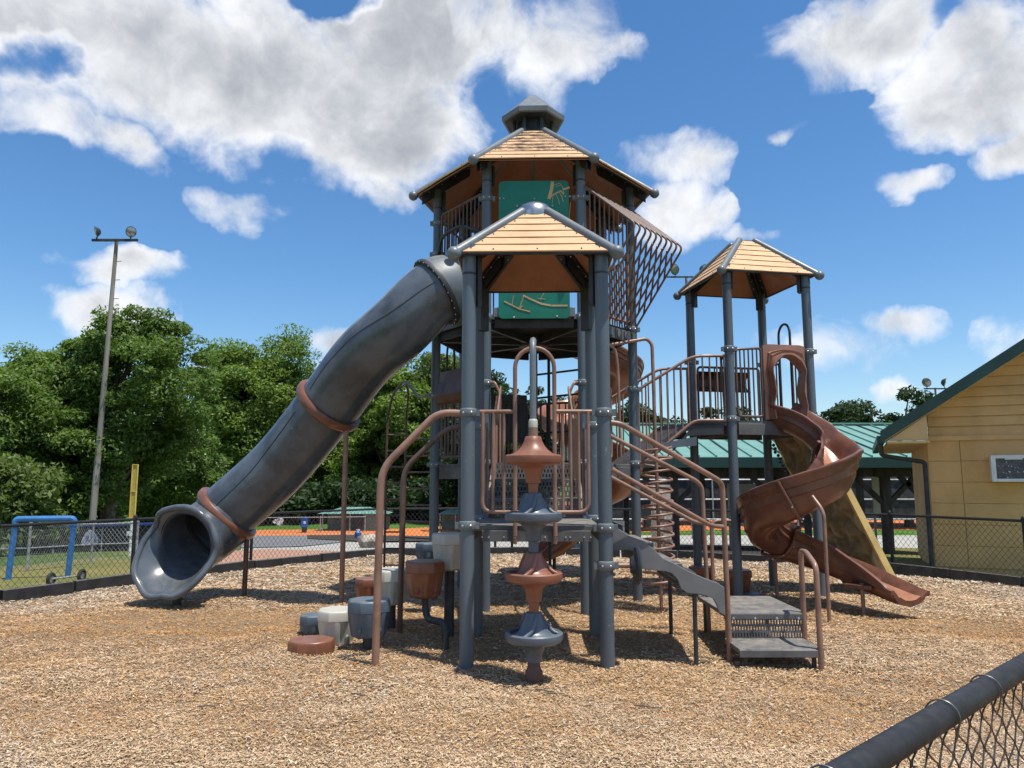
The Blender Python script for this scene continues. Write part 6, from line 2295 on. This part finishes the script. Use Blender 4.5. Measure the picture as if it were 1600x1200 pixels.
def pod(px, py_top, Y, col, label, r=0.215, arm=None, low=False, cap_h=0.105, body_h=0.26, leg=True, stretch=1.0, rot=0.2):
    p = Yd(px, py_top, Y)
    zt = p.z
    base = Vector((p.x, p.y, 0))
    t = thing('stepping_pod', base, label, 'stepping pod', 'stepping pods set in the wood chips')

    def ring(k, z, f=0.0, n=8):
        out = []
        for j in range(n):
            a = 2 * math.pi * (j + 0.5) / n + rot
            out.append(base + Vector((r * k * stretch * math.cos(a), r * k * math.sin(a), z)))
        return out
    q = MB()
    prof = [(0.97, zt - cap_h), (1.0, zt - cap_h + 0.012), (1.0, zt - 0.03), (0.965, zt - 0.008), (0.90, zt)]
    vs = []
    for k, z in prof:
        vs += ring(k, z)
    fs = []
    for i in range(len(prof) - 1):
        for j in range(8):
            j2 = (j + 1) % 8
            fs.append((i * 8 + j, i * 8 + j2, (i + 1) * 8 + j2, (i + 1) * 8 + j))
    fs.append(tuple(range(8))[::-1])
    fs.append(tuple((len(prof) - 1) * 8 + j for j in range(8)))
    q.add(vs, fs)
    q.build('pod_top', col, t, smooth=25, bevel=0.006)
    if low:
        MB().lathe([(r * 0.5, -0.1), (r * 0.5, zt - cap_h)], base, n=12).build('pod_stem', GREYD, t)
        return t
    zb_ = zt - cap_h - body_h
    n = 112
    prof = [(0.64, zb_ - 0.0), (0.76, zb_ + 0.02), (0.82, zb_ + 0.09), (0.90, zt - cap_h - 0.06), (0.92, zt - cap_h + 0.004)]

    def wob(a, h):
        s = math.cos(8 * (a - rot)) - 0.25
        f = min(1.0, max(0.0, (zt - cap_h - h) / body_h * 3))
        return 1.0 - 0.095 * f * (0.5 - 0.5 * math.copysign(min(1.0, abs(s) * 1.6) ** 0.4, s))
    q = MB()
    q.lathe([(k * r, z) for k, z in prof], base, n=n, wob=wob)
    if stretch != 1.0:
        q.v = [(base.x + (x - base.x) * stretch, y, z) for x, y, z in q.v]
    q.build('pod_body', col, t, smooth=30)
    # drain notches low on the body
    for a in (-1.9, -0.7):
        d = Vector((math.cos(a), math.sin(a), 0))
        MB().sphere(base + d * r * 0.76 + Vector((0, 0, zb_ + 0.085)), 0.022, 8, (1, 1, 1.5)).build('lug', col, t)
    if arm is not None:
        f = Vector((arm[0], arm[1], 0))
        MB().tube(fillet([base + Vector((0, 0, zb_ + 0.02)), base + Vector((0.02, 0, zb_ - 0.22)), f + Vector((0, 0, zb_ - 0.20)), f + Vector((0, 0, -0.15))], 0.12), 0.036, 12).build('pod_arm', GREYD, t, smooth=60)
    elif leg:
        MB().tube([base + Vector((0, 0, -0.15)), base + Vector((0, 0, zb_ + 0.02))], 0.055, 14).build('pod_post', GREYD, t, smooth=60)
    return t


pod(487, 998, 7.50, POD_BROWN, 'flat brown pod lowest of all, resting on the wood chips', r=0.205, low=True, cap_h=0.125, stretch=1.12, rot=0.0)
pod(491, 960, 8.35, POD_BLUE, 'small dark grey pod just behind the low white one', r=0.16, body_h=0.14)
pod(528, 951, 7.95, POD_WHITE, 'low off-white pod behind the flat brown one', r=0.215, body_h=0.24, cap_h=0.11)
pod(577, 936, 7.62, POD_BLUE, 'slate blue pod crossed by the thick brown handrail upright', r=0.225, body_h=0.24, cap_h=0.12)
pod(576, 903, 9.2, POD_BROWN, 'small brown pod half hidden by the handrail upright', r=0.17, body_h=0.22)
pod(612, 889, 8.55, POD_WHITE, 'middle off-white pod on the stepping climb', r=0.215, body_h=0.25, cap_h=0.13)
pod(664, 876, 7.95, POD_BROWN, 'brown pod held out on a curved dark arm', r=0.215, body_h=0.25, cap_h=0.12, arm=(-0.66, 7.62))
pod(668, 848, 9.6, POD_BLUE, 'small navy pod beside the ladder rungs', r=0.16, body_h=0.16)
pod(703, 833, 8.25, POD_WHITE, 'highest off-white pod, beside the front grey post', r=0.205, body_h=0.27, cap_h=0.12)
pod(1153, 890, 11.3, POD_BROWN, 'dark brown pod behind the square tower post', r=0.20, body_h=0.25, cap_h=0.11)
pod(1096, 885, 11.6, POD_BROWN, 'dark brown pod between the stairs and the rear tower post', r=0.20, body_h=0.25, cap_h=0.11)
pod(1176, 927, 10.9, POD_BLUE, 'low dark round pod lying beside the square tower post', r=0.14, low=True, cap_h=0.08)

# a few dry twigs dropped on the wood chips
rt = random.Random(9)
TW = ['thin dry twig near the foot of the disc climber', 'thin dry twig on open chips in front of the front tower post', 'short twig right beside the brown disc foot', 'thin dry twig past the end of the spiral slide', 'thin dry twig on open chips in front of the flat brown pod', 'thin dry twig on the chips before the thick handrail upright', 'thin dry twig on worn orange chips before the tube slide mouth']
for px, py in ((868, 1086), (1012, 1107), (850, 1082), (1470, 985), (330, 1105), (560, 1090), (210, 1040)):
    u, v = (px - 800) / 1160.0, (600 - py) / 1160.0
    k = -CAM_H / (_s + v * _c)
    b = Vector((u * k, (_c - v * _s) * k, 0))
    b.z = float(mulch_z(b.x, b.y)) + 0.022
    a = rt.uniform(-0.5, 0.5)
    L = rt.uniform(0.05, 0.11)
    d = Vector((math.cos(a), math.sin(a), 0))
    n_ = Vector((-d.y, d.x, 0))
    tag(MB().tube([b - d * L, b - d * L * 0.3 + n_ * 0.012 + Vector((0, 0, 0.004)), b + d * L * 0.4, b + d * L + n_ * 0.015], 0.005, 6, rs=[0.006, 0.0055, 0.005, 0.003]).build('twig', BARK, at=b), TW.pop(0), 'twig', 'twigs scattered on the wood chips')
